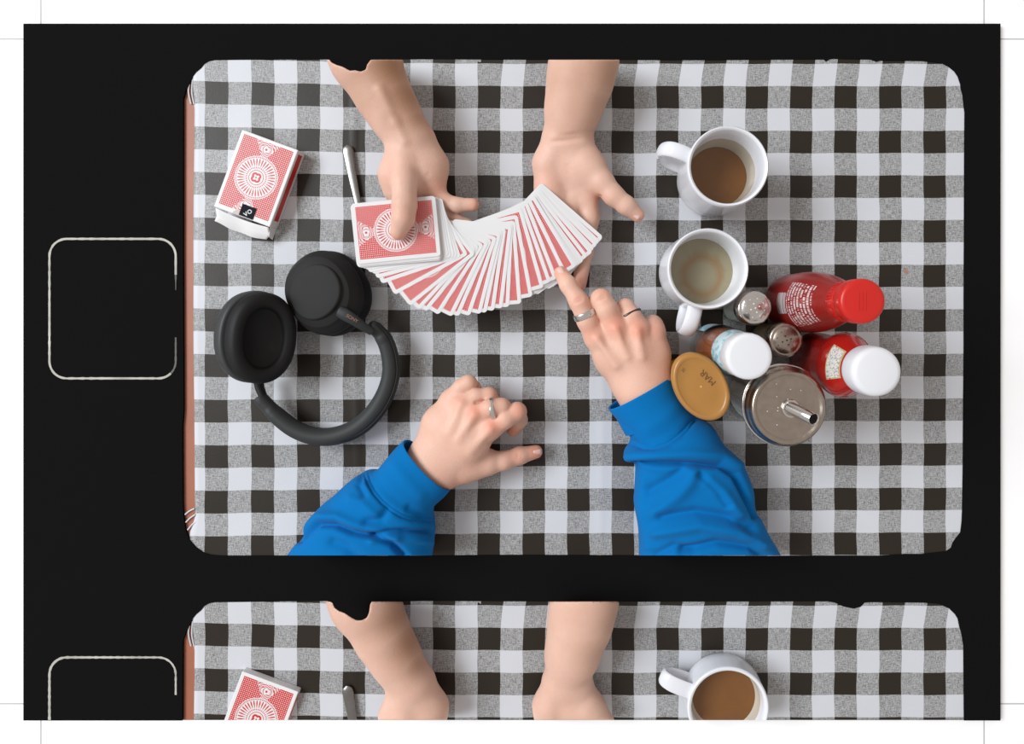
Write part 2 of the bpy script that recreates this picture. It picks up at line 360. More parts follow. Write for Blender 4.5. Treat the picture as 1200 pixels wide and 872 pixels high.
# check grid: measured lines of the real cloth
ck = np.arange(-1, 18)
cxs = np.array([186.5, 240, 294.5, 348, 402, 454.5, 507, 559.7, 612.6, 664.8, 717, 769.2, 821.4, 873.5, 925.7, 977.8, 1030.3, 1082.4, 1134.6])
def A_of(x): return np.interp(x, [240, 330, 430, 600, 1130], [95, 97.5, 99.8, 101, 101])
def P_of(x): return np.interp(x, [240, 400, 600, 1130], [53.35, 52.7, 52.42, 52.3])
def cloth(yoff, ytop, ybot, label):
    xs = np.concatenate([[225.5, 226.6], np.linspace(228.5, 1138, 240)])
    nr = int((ybot-ytop)/4)+1; ys = np.linspace(ytop, ybot, nr)
    vs, uvs, fs = [], [], []
    for y in ys:
        yy = y-yoff
        for i, x in enumerate(xs):
            xe = x
            z = 0.0
            if x < 240:      # left hem: bows slightly and folds at the corners
                bow = 2.2*math.cos((yy-330)/310*math.pi/1.05)-1.0
                t = (240-x)/14.5; xe = x+(-bow)*t*-1 if False else x-bow*t*.5+(1.5*t)
                if yy < 128: xe -= t*(128-yy)*.12
                if yy > 600: xe -= t*max(0, yy-606)*.35
                if i < 2: z = -.0010*(2-i)
            # crease ridges
            z += .0011*math.exp(-((x-(417+.006*(yy-300)+1.2*math.sin(yy/40)))/2.2)**2)*(0.6+.4*math.sin(yy/55.))
            z += .0005*math.exp(-((x-(705+1.5*math.sin(yy/60)))/4)**2)
            z += .00025*math.sin(x/37+yy/61)*math.sin(yy/43)
            vs.append(P(xe, y, z))
            u = np.interp(x, cxs, ck); v = (yy-A_of(x))/P_of(x)
            wob = .007*math.sin(yy/9.+x/50)+.004*math.sin(yy/23.)
            if yy < 100 and x > 560: u -= (100-yy)/52.3*.14
            uvs.append((u+wob, v+.006*math.sin(x/11.)))
    n = len(xs)
    for j in range(len(ys)-1):
        for i in range(n-1):
            a = j*n+i; fs.append((a, a+n, a+n+1, a+1))
    me = bpy.data.meshes.new('tablecloth'); me.from_pydata([tuple(v) for v in vs], [], fs); me.update()
    l = me.uv_layers.new(name='UVMap'); idx = np.empty(len(me.loops), int); me.loops.foreach_get('vertex_index', idx)
    l.data.foreach_set('uv', np.array(uvs)[idx].ravel())
    o = link('tablecloth', me, GING); m = o.modifiers.new('s', 'SOLIDIFY'); m.thickness = .0009; m.offset = -1
    tag(o, label, 'tablecloth'); return o
cloth1 = cloth(0, 60, 661, 'black and white gingham tablecloth in the large upper opening, under headphones and mugs')
cloth2 = cloth(635, 697, 843.9, 'strip of black and white gingham tablecloth in the lower cut-off opening')
# folded stripes at the cloth's left corners
for (pts) in (((222, 98), (221, 108), (224, 122)), ((226, 93), (225, 108), (227.5, 122)), ((217, 603), (222, 599), (228, 596)), ((218, 612), (223, 607), (229, 603)), ((220, 621), (225, 615), (230, 611)),
              ((222, 733), (221, 743), (224, 757)), ((226, 728), (225, 743), (227.5, 757))):
    tube('corner_fold', [P(x, y, -.0008) for x, y in spline(pts, 8)], .0009, plain('cloth_fold_white', (.66, .67, .70, 1), .5) if 'FOLDM' not in globals() else FOLDM, cloth1 if pts[0][1] < 700 else cloth2, n=8)

# ------------------------------------------------------------------ SDF bodies (one continuous surface)
class SDF:
    def __init__(s, lo, hi, h):
        s.lo = np.array(lo, float); s.h = h; s.n = (np.ceil((np.array(hi)-s.lo)/h)).astype(int)+1
        s.ax = [s.lo[i]+h*np.arange(s.n[i]) for i in range(3)]
    def new(s): return np.full(s.n, .05, np.float32)
    def cap(s, F, a, b, ra, rb, k=.003, flat=1.0, sub=False):
        a = np.array(a); b = np.array(b); R = max(ra, rb)*1.0+k+.004
        lo = np.minimum(a, b)-R; hi = np.maximum(a, b)+R
        sl = []
        for i in range(3):
            i0 = max(0, int((lo[i]-s.lo[i])/s.h)); i1 = min(s.n[i], int((hi[i]-s.lo[i])/s.h)+2)
            if i1 <= i0: return
            sl.append(slice(i0, i1))
        X, Y, Z = np.meshgrid(s.ax[0][sl[0]], s.ax[1][sl[1]], s.ax[2][sl[2]], indexing='ij')
        d = b-a; L = (d*d).sum()+1e-12
        t = np.clip(((X-a[0])*d[0]+(Y-a[1])*d[1]+(Z-a[2])*d[2])/L, 0, 1)
        dx = X-(a[0]+t*d[0]); dy = Y-(a[1]+t*d[1]); dz = (Z-(a[2]+t*d[2]))/flat
        D = (np.sqrt(dx*dx+dy*dy+dz*dz)-(ra+(rb-ra)*t))
        if flat < 1: D *= (flat+1)/2
        G = F[tuple(sl)]
        if sub: F[tuple(sl)] = -s.smin(-G, D, k); return
        F[tuple(sl)] = s.smin(G, D, k)
    @staticmethod
    def smin(a, b, k):
        h = np.maximum(k-np.abs(a-b), 0)/k
        return (np.minimum(a, b)-h*h*k*.25).astype(np.float32)
    def proj(s):
        X, Y, Z = np.meshgrid(*s.ax, indexing='ij'); f = H/((H-Z)*K)
        return X*f+CX, -Y*f+CY
    def mesh(s, F):
        F = F.copy(); F[[0, -1]] = .05; F[:, [0, -1]] = .05; F[:, :, [0, -1]] = .05
        n = F.shape; ins = F < 0; c = (n[0]-1, n[1]-1, n[2]-1)
        acc = np.zeros(c+(3,), np.float32); cnt = np.zeros(c, np.float32)
        corner = [(0, 0, 0), (1, 0, 0), (0, 1, 0), (1, 1, 0), (0, 0, 1), (1, 0, 1), (0, 1, 1), (1, 1, 1)]
        for i in range(8):
            for j in range(i+1, 8):
                a, b = corner[i], corner[j]
                if sum(abs(p-q) for p, q in zip(a, b)) != 1: continue
                va = F[a[0]:a[0]+c[0], a[1]:a[1]+c[1], a[2]:a[2]+c[2]]; vb = F[b[0]:b[0]+c[0], b[1]:b[1]+c[1], b[2]:b[2]+c[2]]
                m = (va < 0) != (vb < 0); idx = np.nonzero(m); t = va[idx]/(va[idx]-vb[idx])
                for q in range(3): acc[idx+(np.full(len(t), q),)] += a[q]+t*(b[q]-a[q])
                cnt[idx] += 1
        act = cnt > 0; ids = -np.ones(c, int); ii = np.nonzero(act); ids[ii] = np.arange(len(ii[0]))
        V = (acc[ii]/cnt[ii][:, None]+np.stack(ii, 1))*s.h+s.lo
        faces = []
        for ax in range(3):
            b, d = [(1, 2), (2, 0), (0, 1)][ax]
            s1 = [slice(0, -1) if q == ax else slice(1, -1) for q in range(3)]; s2 = [slice(1, None) if q == ax else slice(1, -1) for q in range(3)]
            A, B = ins[tuple(s1)], ins[tuple(s2)]
            e = np.nonzero(A != B); base = np.stack(e, 1); 
            for q in range(3):
                if q != ax: base[:, q] += 1
            def cell(db, dd):
                x = base.copy(); x[:, b] -= db; x[:, d] -= dd; return ids[x[:, 0], x[:, 1], x[:, 2]]
            Q = np.stack([cell(1, 1), cell(0, 1), cell(0, 0), cell(1, 0)], 1); fl = ~A[e]
            Q[fl] = Q[fl][:, ::-1]; faces.append(Q)
        return V, np.concatenate(faces)
def body(name, build, lo, hi, h, mat, parent, flush, smooth_it=2, post=None, tan_shadows=()):
    g = SDF(lo, hi, h); F = build(g)
    if post: F = post(g, F)
    V, Q = g.mesh(F)
    # laplacian smoothing of the lattice steps
    me = bpy.data.meshes.new(name); me.from_pydata(V.tolist(), [], Q.tolist()); me.update()
    if smooth_it:
        ne = np.empty(len(me.edges)*2, int); me.edges.foreach_get('vertices', ne); ne = ne.reshape(-1, 2)
        for _ in range(smooth_it):
            s = np.zeros_like(V); c = np.zeros(len(V))
            for q in range(3):
                s[:, q] = np.bincount(ne[:, 0], V[ne[:, 1], q], len(V))+np.bincount(ne[:, 1], V[ne[:, 0], q], len(V))
            c = np.bincount(ne[:, 0], minlength=len(V))+np.bincount(ne[:, 1], minlength=len(V))
            V = V*.4+.6*s/np.maximum(c, 1)[:, None]
        me.vertices.foreach_set('co', V.astype(np.float32).ravel()); me.update()
    at = me.attributes.new('flush', 'FLOAT', 'POINT'); f = np.zeros(len(V))
    for p, r, a in flush: f = np.maximum(f, a*np.exp(-((V-np.array(p))**2).sum(1)/(r*r)))
    at.data.foreach_set('value', f.astype(np.float32))
    at = me.attributes.new('tan', 'FLOAT', 'POINT'); f = np.zeros(len(V))  # skin tan together with the painted shade of the forearms' right sides
    for p, r, a in tan_shadows: f = np.maximum(f, a*np.exp(-((V-np.array(p))**2).sum(1)/(r*r)))
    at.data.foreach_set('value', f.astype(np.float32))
    return link(name, me, mat, parent)
def chain(g, pts, k=.004, flat=1):
    F = g.new()
    for a, b in zip(pts, pts[1:]): g.cap(F, P(*a[:3]), P(*b[:3]), a[3]/1000, b[3]/1000, k, flat)
    return F
def joinF(g, Fs, k):
    F = Fs[0]
    for q in Fs[1:]: F = g.smin(F, q, k)
    return F
def hand(g, palm, fingers, kf=.0015, kp=.006, flat=.85, kpalm=.012):
    A = g.new()
    for seg in palm:
        for a, b in zip(seg, seg[1:]): g.cap(A, P(*a[:3]), P(*b[:3]), a[3]/1000, b[3]/1000, kpalm, flat)
    Fs = [chain(g, f) for f in fingers]
    return g.smin(A, joinF(g, Fs, kf), kp)
def cutline(y, keep_below):
    def f(g, F):
        px, py = g.proj(); d = (y-py)*K*.9 if keep_below else (py-y)*K*.9
        return np.maximum(F, d.astype(np.float32))
    return f
def nail(parent, loc, direction, normal, w, l, name='fingernail'):
    d = Vector(direction).normalized(); n = Vector(normal); n = (n-d*n.dot(d)).normalized(); u = d.cross(n)
    vs, fs = [], []
    for i in range(7):
        for j in range(7):
            a = -1+2*i/6; b = -1+2*j/6
            q = math.sqrt(max(0, 1-abs(b)**3*.35)); vs.append(Vector(loc)+u*(a*w*q)+d*(b*l)+n*(-(a*a)*w*.35-max(0, b-.3)**2*l*.4))
    for i in range(6):
        for j in range(6): a = i*7+j; fs.append((a, a+1, a+8, a+7))
    o = pyd(name, vs, fs, NAIL, parent); m = o.modifiers.new('s', 'SOLIDIFY'); m.thickness = .0005; m.offset = 0; return o

armA_flush = [(P(466, 276, .058), .010, .8), (P(474, 252, .07), .009, .3), (P(558, 240, .036), .009, .9), (P(510, 222, .045), .012, .4), (P(460, 205, .05), .015, .2)]
def armA(g):
    palm = [[(408, 20, .056, 39), (429, 70, .052, 34.5), (449, 111, .049, 27.5), (464, 137, .047, 24.5), (480, 165, .045, 22.5)],
            [(482, 165, .045, 21), (478, 195, .044, 18), (476, 225, .042, 14)],
            [(490, 172, .042, 17), (502, 195, .040, 19), (506, 216, .038, 15)],
            [(470, 185, .046, 14), (461, 205, .044, 13.0), (461, 224, .040, 10)],
            [(482, 225, .034, 13), (502, 232, .033, 11)]]
    fing = [[(475, 188, .050, 15), (474, 214, .060, 13), (474, 240, .066, 12.2), (472.5, 256, .067, 11.4), (467, 272, .0625, 8.4)],
            [(505, 222, .036, 11), (520, 236, .038, 8.8), (536, 240.5, .039, 7.8), (554, 240, .039, 7.0)],
            [(500, 234, .030, 11), (518, 252, .031, 8.5), (535, 259, .031, 7.8), (548, 263, .030, 6.6)],
            [(485, 230, .032, 11), (492, 268, .033, 8.5), (506, 284, .033, 7.5)],
            [(470, 228, .034, 11), (462, 268, .034, 8.5), (446, 284, .034, 7.5)]]
    F = hand(g, palm, fing)
    # creases at the thumb base and wrist
    for a, b in (((488, 229, .055), (496, 216, .058)), ((496, 216, .058), (502, 205, .058)), ((497, 225, .053), (516, 222, .052))):
        g.cap(F, P(*a), P(*b), .0019, .0014, .003, sub=True)
    for a, b in (((446, 105, .0735), (464, 145, .0665)), ((464, 145, .0665), (474, 166, .0640))):      # tendon
        g.cap(F, P(*a), P(*b), .0012, .0012, .009)
    return F
armB_flush = [(P(749, 253, .03), .009, .9), (P(703, 232, .03), .010, .5), (P(680, 330, .03), .014, .5), (P(640, 215, .03), .015, .25)]
def armB(g):
    palm = [[(690, 20, .052, 38), (684.5, 70, .048, 34), (679, 98, .044, 32), (671, 130, .038, 27.5), (663.5, 160, .031, 22.5)],
            [(656, 168, .027, 19), (645, 192, .024, 17), (645, 222, .022, 15), (655, 238, .020, 12)],
            [(672, 168, .027, 18), (676, 195, .025, 18), (682, 232, .020, 13)],
            [(678, 175, .030, 15), (690, 197, .029, 16), (697, 214, .027, 13)]]
    fing = [[(688, 192, .031, 15), (705, 213, .034, 13), (719, 229, .036, 11), (734, 241, .036, 10), (747, 252, .033, 7.6)],
            [(688, 225, .020, 12.5), (691, 256, .020, 10.5), (685, 296, .022, 9.2), (679, 333, .028, 7.6)],
            [(672, 235, .018, 11), (668, 270, .018, 9.5), (664, 300, .020, 8)],
            [(656, 235, .018, 11), (648, 268, .018, 9), (644, 290, .020, 8)],
            [(645, 225, .018, 10), (628, 256, .018, 8.5), (622, 272, .020, 7.5)]]
    F = hand(g, palm, fing)
    for a, b in (((704, 231, .037), (690, 238, .036)), ((690, 238, .036), (672, 215, .043)), ((672, 215, .043), (664, 195, .044)), ((645, 166, .048), (684, 163, .05)), ((646, 161, .052), (684, 158, .053))):
        g.cap(F, P(*a), P(*b), .0016, .0014, .004, sub=True)
    return F
NOTCH = [(381, 60), (388, 73), (394, 76), (402, 78.5), (410, 83), (416, 82.5), (423, 84), (429, 81.5), (430, 76), (436, 68), (436, 60)]
NOTCH2 = [(381, 700), (390, 707), (392, 712), (397, 716), (404, 718.5), (412, 724), (418, 727), (424, 727), (430, 724), (433, 717), (433.5, 709), (438, 700)]
def top_cut(y, notch=None, ybot=None, dx=0):
    def f(g, F):
        px, py = g.proj(); D = (y-py)*K*.9
        if ybot: D = np.maximum(D, (py-ybot)*K*.9)
        if notch:
            xs = np.array([p[0] for p in notch]); ys = np.array([p[1] for p in notch])
            lim = np.interp(px.ravel(), xs, ys, left=0, right=0).reshape(px.shape)
            D = np.maximum(D, (lim-py)*K*.8)
        return np.maximum(F, D.astype(np.float32))
    return f
def bounds(pts, pad=.015):
    a = np.array([tuple(P(*p)) for p in pts]); return a.min(0)-pad, a.max(0)+pad
def move(F, px):   # same builder, shifted along the strip so that it lands 635 px lower in the picture
    return F
tan_shadowA = [(P(x, y, z), q, a) for x, y, z, q, a in ((460, 80, .07, .030, .85), (472, 115, .06, .026, .85), (486, 143, .055, .018, .7), (462, 135, .065, .016, .6), (430, 100, .07, .03, .4), (430.5, 109, .070, .0016, 1), (476, 72, .05, .02, .6))]  # tan, a mole, and shadow-side darkening painted along the right of the forearm
tan_shadowB = [(P(x, y, z), q, a) for x, y, z, q, a in ((706, 85, .055, .028, .6), (694, 120, .045, .024, .55), (687, 150, .035, .012, .55), (665, 85, .07, .03, .32), (668, 120, .06, .02, .25))]  # tan plus painted shade, stronger on the right side
dealer = empty('person', 'person with bare forearms holding and fanning the red-backed playing cards', 'person', P(560, 120))
dealer2 = empty('person', 'cropped bare forearms of a person in the lower opening, cut off at the wrists', 'person', P(560, 770))
def mk(nm, build, lo, hi, mat, par, flush, post, h=.00105, tan_shadows=()):
    o = body(nm, build, lo, hi, h, mat, par, flush, post=post, tan_shadows=tan_shadows)
    o.matrix_parent_inverse = Matrix.Translation(par.location).inverted(); return o
lo, hi = (P(370, 60)[0]*1, P(0, 300)[1], .004), (P(575, 0)[0], P(0, 66)[1], .095)
handA = mk('forearm', armA, lo, hi, SKIN_T, dealer, armA_flush, top_cut(70, NOTCH), tan_shadows=tan_shadowA)
tag(handA, 'bare forearm with thumb pressing on the squared card deck')
handB = mk('forearm', armB, (P(600, 0)[0], P(0, 360)[1], .002), (P(770, 0)[0], P(0, 66)[1], .095), SKIN_T, dealer, armB_flush, top_cut(70), tan_shadows=tan_shadowB)
tag(handB, 'bare forearm with open palm under the end of the card fan')
nail(dealer, P(746.5, 252.5, .0405), P(747, 252)-P(734, 241), (.1, .2, 1), .003, .004).matrix_parent_inverse = Matrix.Translation(dealer.location).inverted()
P2 = lambda x, y: P(x, y+635, .042)
# lower opening: the same arms, moved and cut by the strip's edges
def shifted(build, dy):
    def f(g):
        base = globals()['P']
        globals()['P'] = lambda px, py, z=0.0: base(px, py+dy, z*.62+.004)
        cap0 = g.cap; g.cap = lambda F, a, b, ra, rb, k=.003, flat=1.0, sub=False: None if sub else cap0(F, a, b, ra, rb, k, flat)
        try: return build(g)
        finally: globals()['P'] = base
    return f
for nm, b, x0, x1, notch, zc in (('forearm', armA, 370, 560, NOTCH2, .05), ('forearm', armB, 600, 770, None, .03)):
    o = mk(nm, shifted(b, 635), (P(x0, 0)[0], P(0, 850)[1], .002), (P(x1, 0)[0], P(0, 705)[1]+.06, .1), SKIN_T, dealer2, [], top_cut(705, notch, 844), tan_shadows=[(P2(x, y), q, a) for x, y, q, a in (((458, 85, .025, .75), (474, 120, .022, .75), (486, 145, .015, .6), (430, 109, .0016, 1)) if b is armA else ((706, 85, .02, .5), (694, 120, .018, .45)))])  # lower forearms carry the same tan and painted right-side shade

guest = empty('person', 'person in a blue sweatshirt pointing at the cards, other hand resting curled', 'person', P(650, 560))
ginv = Matrix.Translation(guest.location).inverted()
flC = [(P(x, y, z), r, a) for x, y, z, r, a in ((656, 318, .060, .009, .55), (693, 391, .075, .010, .4), (722, 381, .077, .012, .6), (748, 385, .074, .012, .6), (770, 384, .065, .010, .35), (692, 358, .05, .009, .8), (678, 350, .078, .008, .3), (704, 345, .078, .009, .3))]
def armC(g):
    palm = [[(800, 590, .048, 25), (762, 480, .052, 25), (755, 458, .054, 25)],
            [(746, 455, .053, 20), (716, 418, .055, 15), (699, 396, .060, 11.5)],
            [(748, 450, .055, 19), (730, 415, .060, 13.5), (722, 384, .063, 11.8)],
            [(758, 445, .055, 19), (750, 415, .060, 13.5), (747, 386, .061, 11.6)],
            [(765, 440, .050, 18), (768, 415, .052, 13.5), (766, 388, .053, 10.8)],
            [(735, 445, .043, 18), (716, 420, .042, 14), (704, 396, .042, 11)]]
    fing = [[(698, 396, .060, 11.4), (688, 376, .065, 10.2), (678, 353, .068, 9.6), (666, 334, .064, 8.6), (657.5, 320, .058, 7.4)],
            [(721, 384, .063, 11.6), (711, 362, .067, 10.8), (704.5, 351, .066, 10.5), (696, 358, .048, 9.2), (700, 376, .034, 8.2)],
            [(747, 386, .061, 11.2), (740, 371, .061, 9.8), (733, 361, .056, 9.4), (728, 374, .040, 9), (736, 388, .030, 8)],
            [(767, 389, .053, 10.8), (765, 381, .046, 10), (758, 382, .036, 8.8), (750, 394, .028, 8)],
            [(708, 410, .044, 12), (702, 388, .036, 10), (712, 376, .028, 9)]]
    F = hand(g, palm, fing, kf=.002)
    for a, b, r in (((722, 386, .0750), (735, 418, .0740), .0012), ((747, 388, .0730), (752, 418, .0735), .0012), ((700, 398, .0725), (722, 428, .0715), .0016)):
        g.cap(F, P(*a), P(*b), r, r*.8, .008)
    for x, y, z in ((678, 352, .0776), (704, 350, .0766)):       # knuckle creases
        for s in (-2, 1.5): g.cap(F, P(x-5, y+s+2, z), P(x+5, y+s-2, z), .0006, .0006, .002, sub=True)
    return F
handC = mk('hand', armC, (P(630, 0)[0], P(0, 600)[1]+.05, .006), (P(815, 0)[0], P(0, 300)[1], .1), SKIN_P, guest, flC, None, h=.00105)
tag(handC, 'hand pointing with a ringed index finger at the card fan')
flD = [(P(x, y, z), r, a) for x, y, z, r, a in ((556, 482, .057, .010, .6), (577, 499, .057, .010, .6), (538, 470, .053, .009, .3), (556, 452, .035, .010, .5), (630, 530, .02, .010, .7), (607, 482, .05, .010, .4), (602, 502, .02, .009, .8), (605, 535, .03, .009, .3), (520, 566, .035, .018, .45), (580, 462, .04, .009, .4))]
def armD(g):
    palm = [[(420, 630, .042, 26), (480, 570, .036, 26), (504, 548, .035, 26)],
            [(500, 528, .034, 16), (513, 495, .034, 14), (528, 469, .035, 10.6)],
            [(508, 535, .036, 17), (525, 502, .039, 15), (541, 474, .042, 11)],
            [(514, 542, .037, 18), (538, 512, .042, 15), (556, 484, .046, 11.5)],
            [(522, 548, .037, 18), (552, 522, .042, 15), (575, 501, .046, 11.5)],
            [(520, 550, .030, 19), (552, 542, .030, 16), (572, 541, .029, 12)]]
    fing = [[(528, 469, .035, 10.4), (541, 454, .040, 8.8), (549, 449, .040, 8.4), (555, 455, .024, 7.8), (553, 464, .014, 7)],
            [(540, 472, .042, 10.6), (558, 465, .043, 8.4), (573, 463.5, .040, 8.2), (578, 470, .024, 7.6)],
            [(556, 483, .046, 11.2), (574, 478, .050, 9.2), (588, 477, .046, 9.0), (591, 485, .026, 8)],
            [(576, 501, .046, 11.2), (592, 491, .047, 9.8), (606, 482.5, .043, 9.5), (608, 492, .025, 9), (602, 503, .014, 8)],
            [(545, 548, .031, 15), (572, 543, .030, 11.5), (590, 540, .027, 9.8), (609, 534, .021, 9.2), (628, 529.5, .015, 7.4)]]
    F = hand(g, palm, fing, kf=.0018)
    for a, b in (((558, 472.5, .052), (573, 470.5, .047)), ((575, 520, .050), (588, 526, .036))):
        g.cap(F, P(*a), P(*b), .0012, .0016, .004, sub=True)
    for a, b in (((541, 474, .0525), (528, 505, .0535)), ((556, 486, .057), (538, 515, .056)), ((575, 503, .057), (552, 528, .055))):
        g.cap(F, P(*a), P(*b), .0015, .0012, .008)
    for s in (-2, 2): g.cap(F, P(609+s, 527, .0305), P(609+s, 535, .0312), .0006, .0006, .002, sub=True)
    return F
handD = mk('hand', armD, (P(430, 0)[0], P(0, 640)[1]+.02, .003), (P(650, 0)[0], P(0, 425)[1], .085), SKIN_P, guest, flD, None, h=.00105)
tag(handD, 'hand resting curled on the cloth with thumb stretched out')
def gchild(o): o.matrix_parent_inverse = ginv; return o
def hchild(o, h): o.parent = h; return o
def ring_on(hand_, a, b, t, R, r, width, mat, label, tilt=None):
    pa, pb = P(*a), P(*b); o = torus('ring', R, r, mat, hand_, pa.lerp(pb, t), tilt or (pb-pa), width)
    tag(o, label); return o
# children of the hands use the hands' own frame (their world matrix is identity)
ring_on(handC, (688, 376, .065), (678, 353, .068), .32, .0108, .0010, .0034, RINGM, 'wide silver ring on the index finger')
ring_on(handC, (747, 386, .061), (734, 362, .057), .70, .0121, .0010, .0014, RINGD, 'thin dark ring on the ring finger')
ring_on(handD, (560, 482, .048), (590, 477, .047), .58, .0118, .0011, .0026, RINGM, 'silver ring on the middle finger')
nail(handD, P(630.5, 531.5, .0217), P(628, 529.5, .015)-P(609, 534, .021), (.1, -.35, 1), .0042, .0050)
nail(handC, P(656.5, 317.5, .0652), P(657.5, 320, .058)-P(666, 334, .064), (-.25, .35, 1), .0038, .0048)

# sleeves
def dist_poly(px, py, poly):
    best = np.full(px.shape, 1e9)
    for (ax_, ay_), (bx, by) in zip(poly, poly[1:]):
        dx, dy = bx-ax_, by-ay_; t = np.clip(((px-ax_)*dx+(py-ay_)*dy)/(dx*dx+dy*dy), 0, 1)
        best = np.minimum(best, np.hypot(px-ax_-t*dx, py-ay_-t*dy))
    return best
def sleeve(secs, folds, parent, ycut, label):
    n, m = 200, 230
    arr = [np.array([s[0][0], s[0][1], s[1][0], s[1][1], s[2], s[3]], float) for s in secs]
    st = spline(arr, m); V = np.zeros((m, n, 3))
    ph = 2*np.pi*np.arange(n)/n
    for i, s in enumerate(st):
        L = np.array(P(s[0], s[1], s[4])); R = np.array(P(s[2], s[3], s[4])); c = (L+R)/2; e = (R-L)/2
        cc = np.sign(np.cos(ph))*np.abs(np.cos(ph))**.92; ss = np.sign(np.sin(ph))*np.abs(np.sin(ph))**.85
        V[i] = c+cc[:, None]*e+ss[:, None]*np.array([0, 0, s[5]])
    N = np.zeros_like(V)
    du = np.roll(V, -1, 1)-np.roll(V, 1, 1); dv = np.gradient(V, axis=0); N = np.cross(du, dv); N /= np.linalg.norm(N, axis=2, keepdims=True)+1e-12
    ctr = V.mean(1, keepdims=True)
    if ((V-ctr)*N).sum() < 0: N = -N
    f = H/((H-V[..., 2])*K); px = V[..., 0]*f+CX; py = -V[..., 1]*f+CY
    up = np.clip(N[..., 2]*2+.4, 0, 1); D = np.zeros(px.shape)
    for poly, w_, a in folds: D += 1.35*a*np.exp(-(dist_poly(px, py, poly)/w_)**2)
    V = V+N*(D*up)[..., None]
    V[..., 2] = np.maximum(V[..., 2], .0012)
    rings = [r for r in V]
    # turned-in cuff edge
    e0 = rings[0]; c0 = e0.mean(0); d0 = (rings[6].mean(0)-c0); d0 /= np.linalg.norm(d0)
    lip = [c0+(e0-c0)*.975-d0*.0010, c0+(e0-c0)*.945-d0*.0004]
    inner = [c0+(e0-c0)*.93+d0*.002*q*q for q in (0, 1, 2, 3, 4)]
    rings = inner[::-1]+lip[::-1]+rings
    vs = [tuple(p) for r in rings for p in r]; fs = []
    for i in range(len(rings)-1):
        for j in range(n): k = (j+1) % n; fs.append((i*n+j, i*n+k, (i+1)*n+k, (i+1)*n+j))
    me = bpy.data.meshes.new('sleeve'); me.from_pydata(vs, [], fs); me.update()
    bm = bmesh.new(); bm.from_mesh(me)
    pc = Vector((0, 0, H)); e1 = P(600, ycut)-pc; nrm = e1.cross(Vector((1, 0, 0))); nrm.normalize()
    if nrm.y > 0: nrm = -nrm
    bmesh.ops.bisect_plane(bm, geom=bm.verts[:]+bm.edges[:]+bm.faces[:], plane_co=pc, plane_no=nrm, clear_outer=True)
    be = [e for e in bm.edges if e.is_boundary and all(abs((v.co-pc).dot(nrm)) < 1e-5 for v in e.verts)]
    if be: bmesh.ops.holes_fill(bm, edges=be)
    bmesh.ops.recalc_face_normals(bm, faces=bm.faces)
    bm.to_mesh(me); bm.free()
    o = link('sleeve', me, BLUE, parent); o.matrix_parent_inverse = ginv
    me.set_sharp_from_angle(angle=math.radians(70))
    tag(o, label); return o
secC = [((713, 480), (785, 439.5), .049, .029), ((724, 493), (794, 462), .048, .030), ((737, 510), (807, 481), .047, .031), ((737.5, 519), (818, 490), .046, .033),
        ((731.5, 531), (834, 499), .046, .040), ((737, 541), (848, 521), .046, .043), ((744, 549), (868, 541), .046, .043), ((743.5, 575), (880, 568), .046, .044), ((743, 590), (885, 592), .047, .045), ((748, 618), (898, 622), .048, .046),
        ((749, 650), (914, 650), .048, .046), ((750, 690), (930, 690), .048, .046)]
fC = [([(737, 520), (752, 525), (767, 526), (784, 521), (798, 512), (808, 503), (816, 492)], 1.3, -.0010), ([(737, 516), (752, 521.5), (767, 522.5), (782, 518), (795, 509), (805, 500), (812, 490)], 1.0, -.0006),
      ([(736, 518), (752, 523), (767, 524), (784, 519), (798, 510), (815, 491)], 5, -.0018),
      ([(742, 545), (790, 544), (845, 545), (862, 556), (874, 580), (886, 604)], 4, -.0075), ([(735, 536), (770, 534), (810, 532), (846, 534), (866, 546)], 6, .0030),
      ([(770, 600), (795, 580), (808, 565), (812, 555)], 9, .0040), ([(760, 575), (785, 562), (800, 552)], 6, -.0030), ([(775, 606), (815, 600), (855, 606), (880, 620)], 6, -.0045),
      ([(770, 624), (820, 616), (865, 624), (893, 640)], 7, .0045), ([(800, 646), (840, 636), (880, 640), (900, 655)], 5, -.0050), ([(830, 565), (848, 580), (865, 604)], 8, .0040),
      ([(760, 502), (780, 490), (792, 478)], 9, .0010), ([(755, 560), (752, 600), (760, 640)], 6, .0022), ([(820, 556), (840, 575), (852, 592)], 4, -.003), ([(770, 650), (790, 640), (810, 645)], 5, -.003)]
sleeve(secC, fC, guest, 651, 'blue sweatshirt sleeve with ribbed cuff seam behind the pointing hand')
secD = [((473, 516.5), (528, 574), .037, .0275), ((463, 526), (520, 583), .037, .029), ((449, 543), (510, 592), .038, .031), ((440, 551.5), (507, 600), .038, .033), ((426, 553), (508, 611), .039, .038), ((411, 563), (509, 622), .040, .040), ((392, 580), (508, 634), .041, .041),
        ((374, 596), (506, 650), .042, .042), ((352, 630), (500, 690), .042, .042), ((335, 655), (485, 715), .042, .042), ((320, 690), (475, 740), .042, .042)]
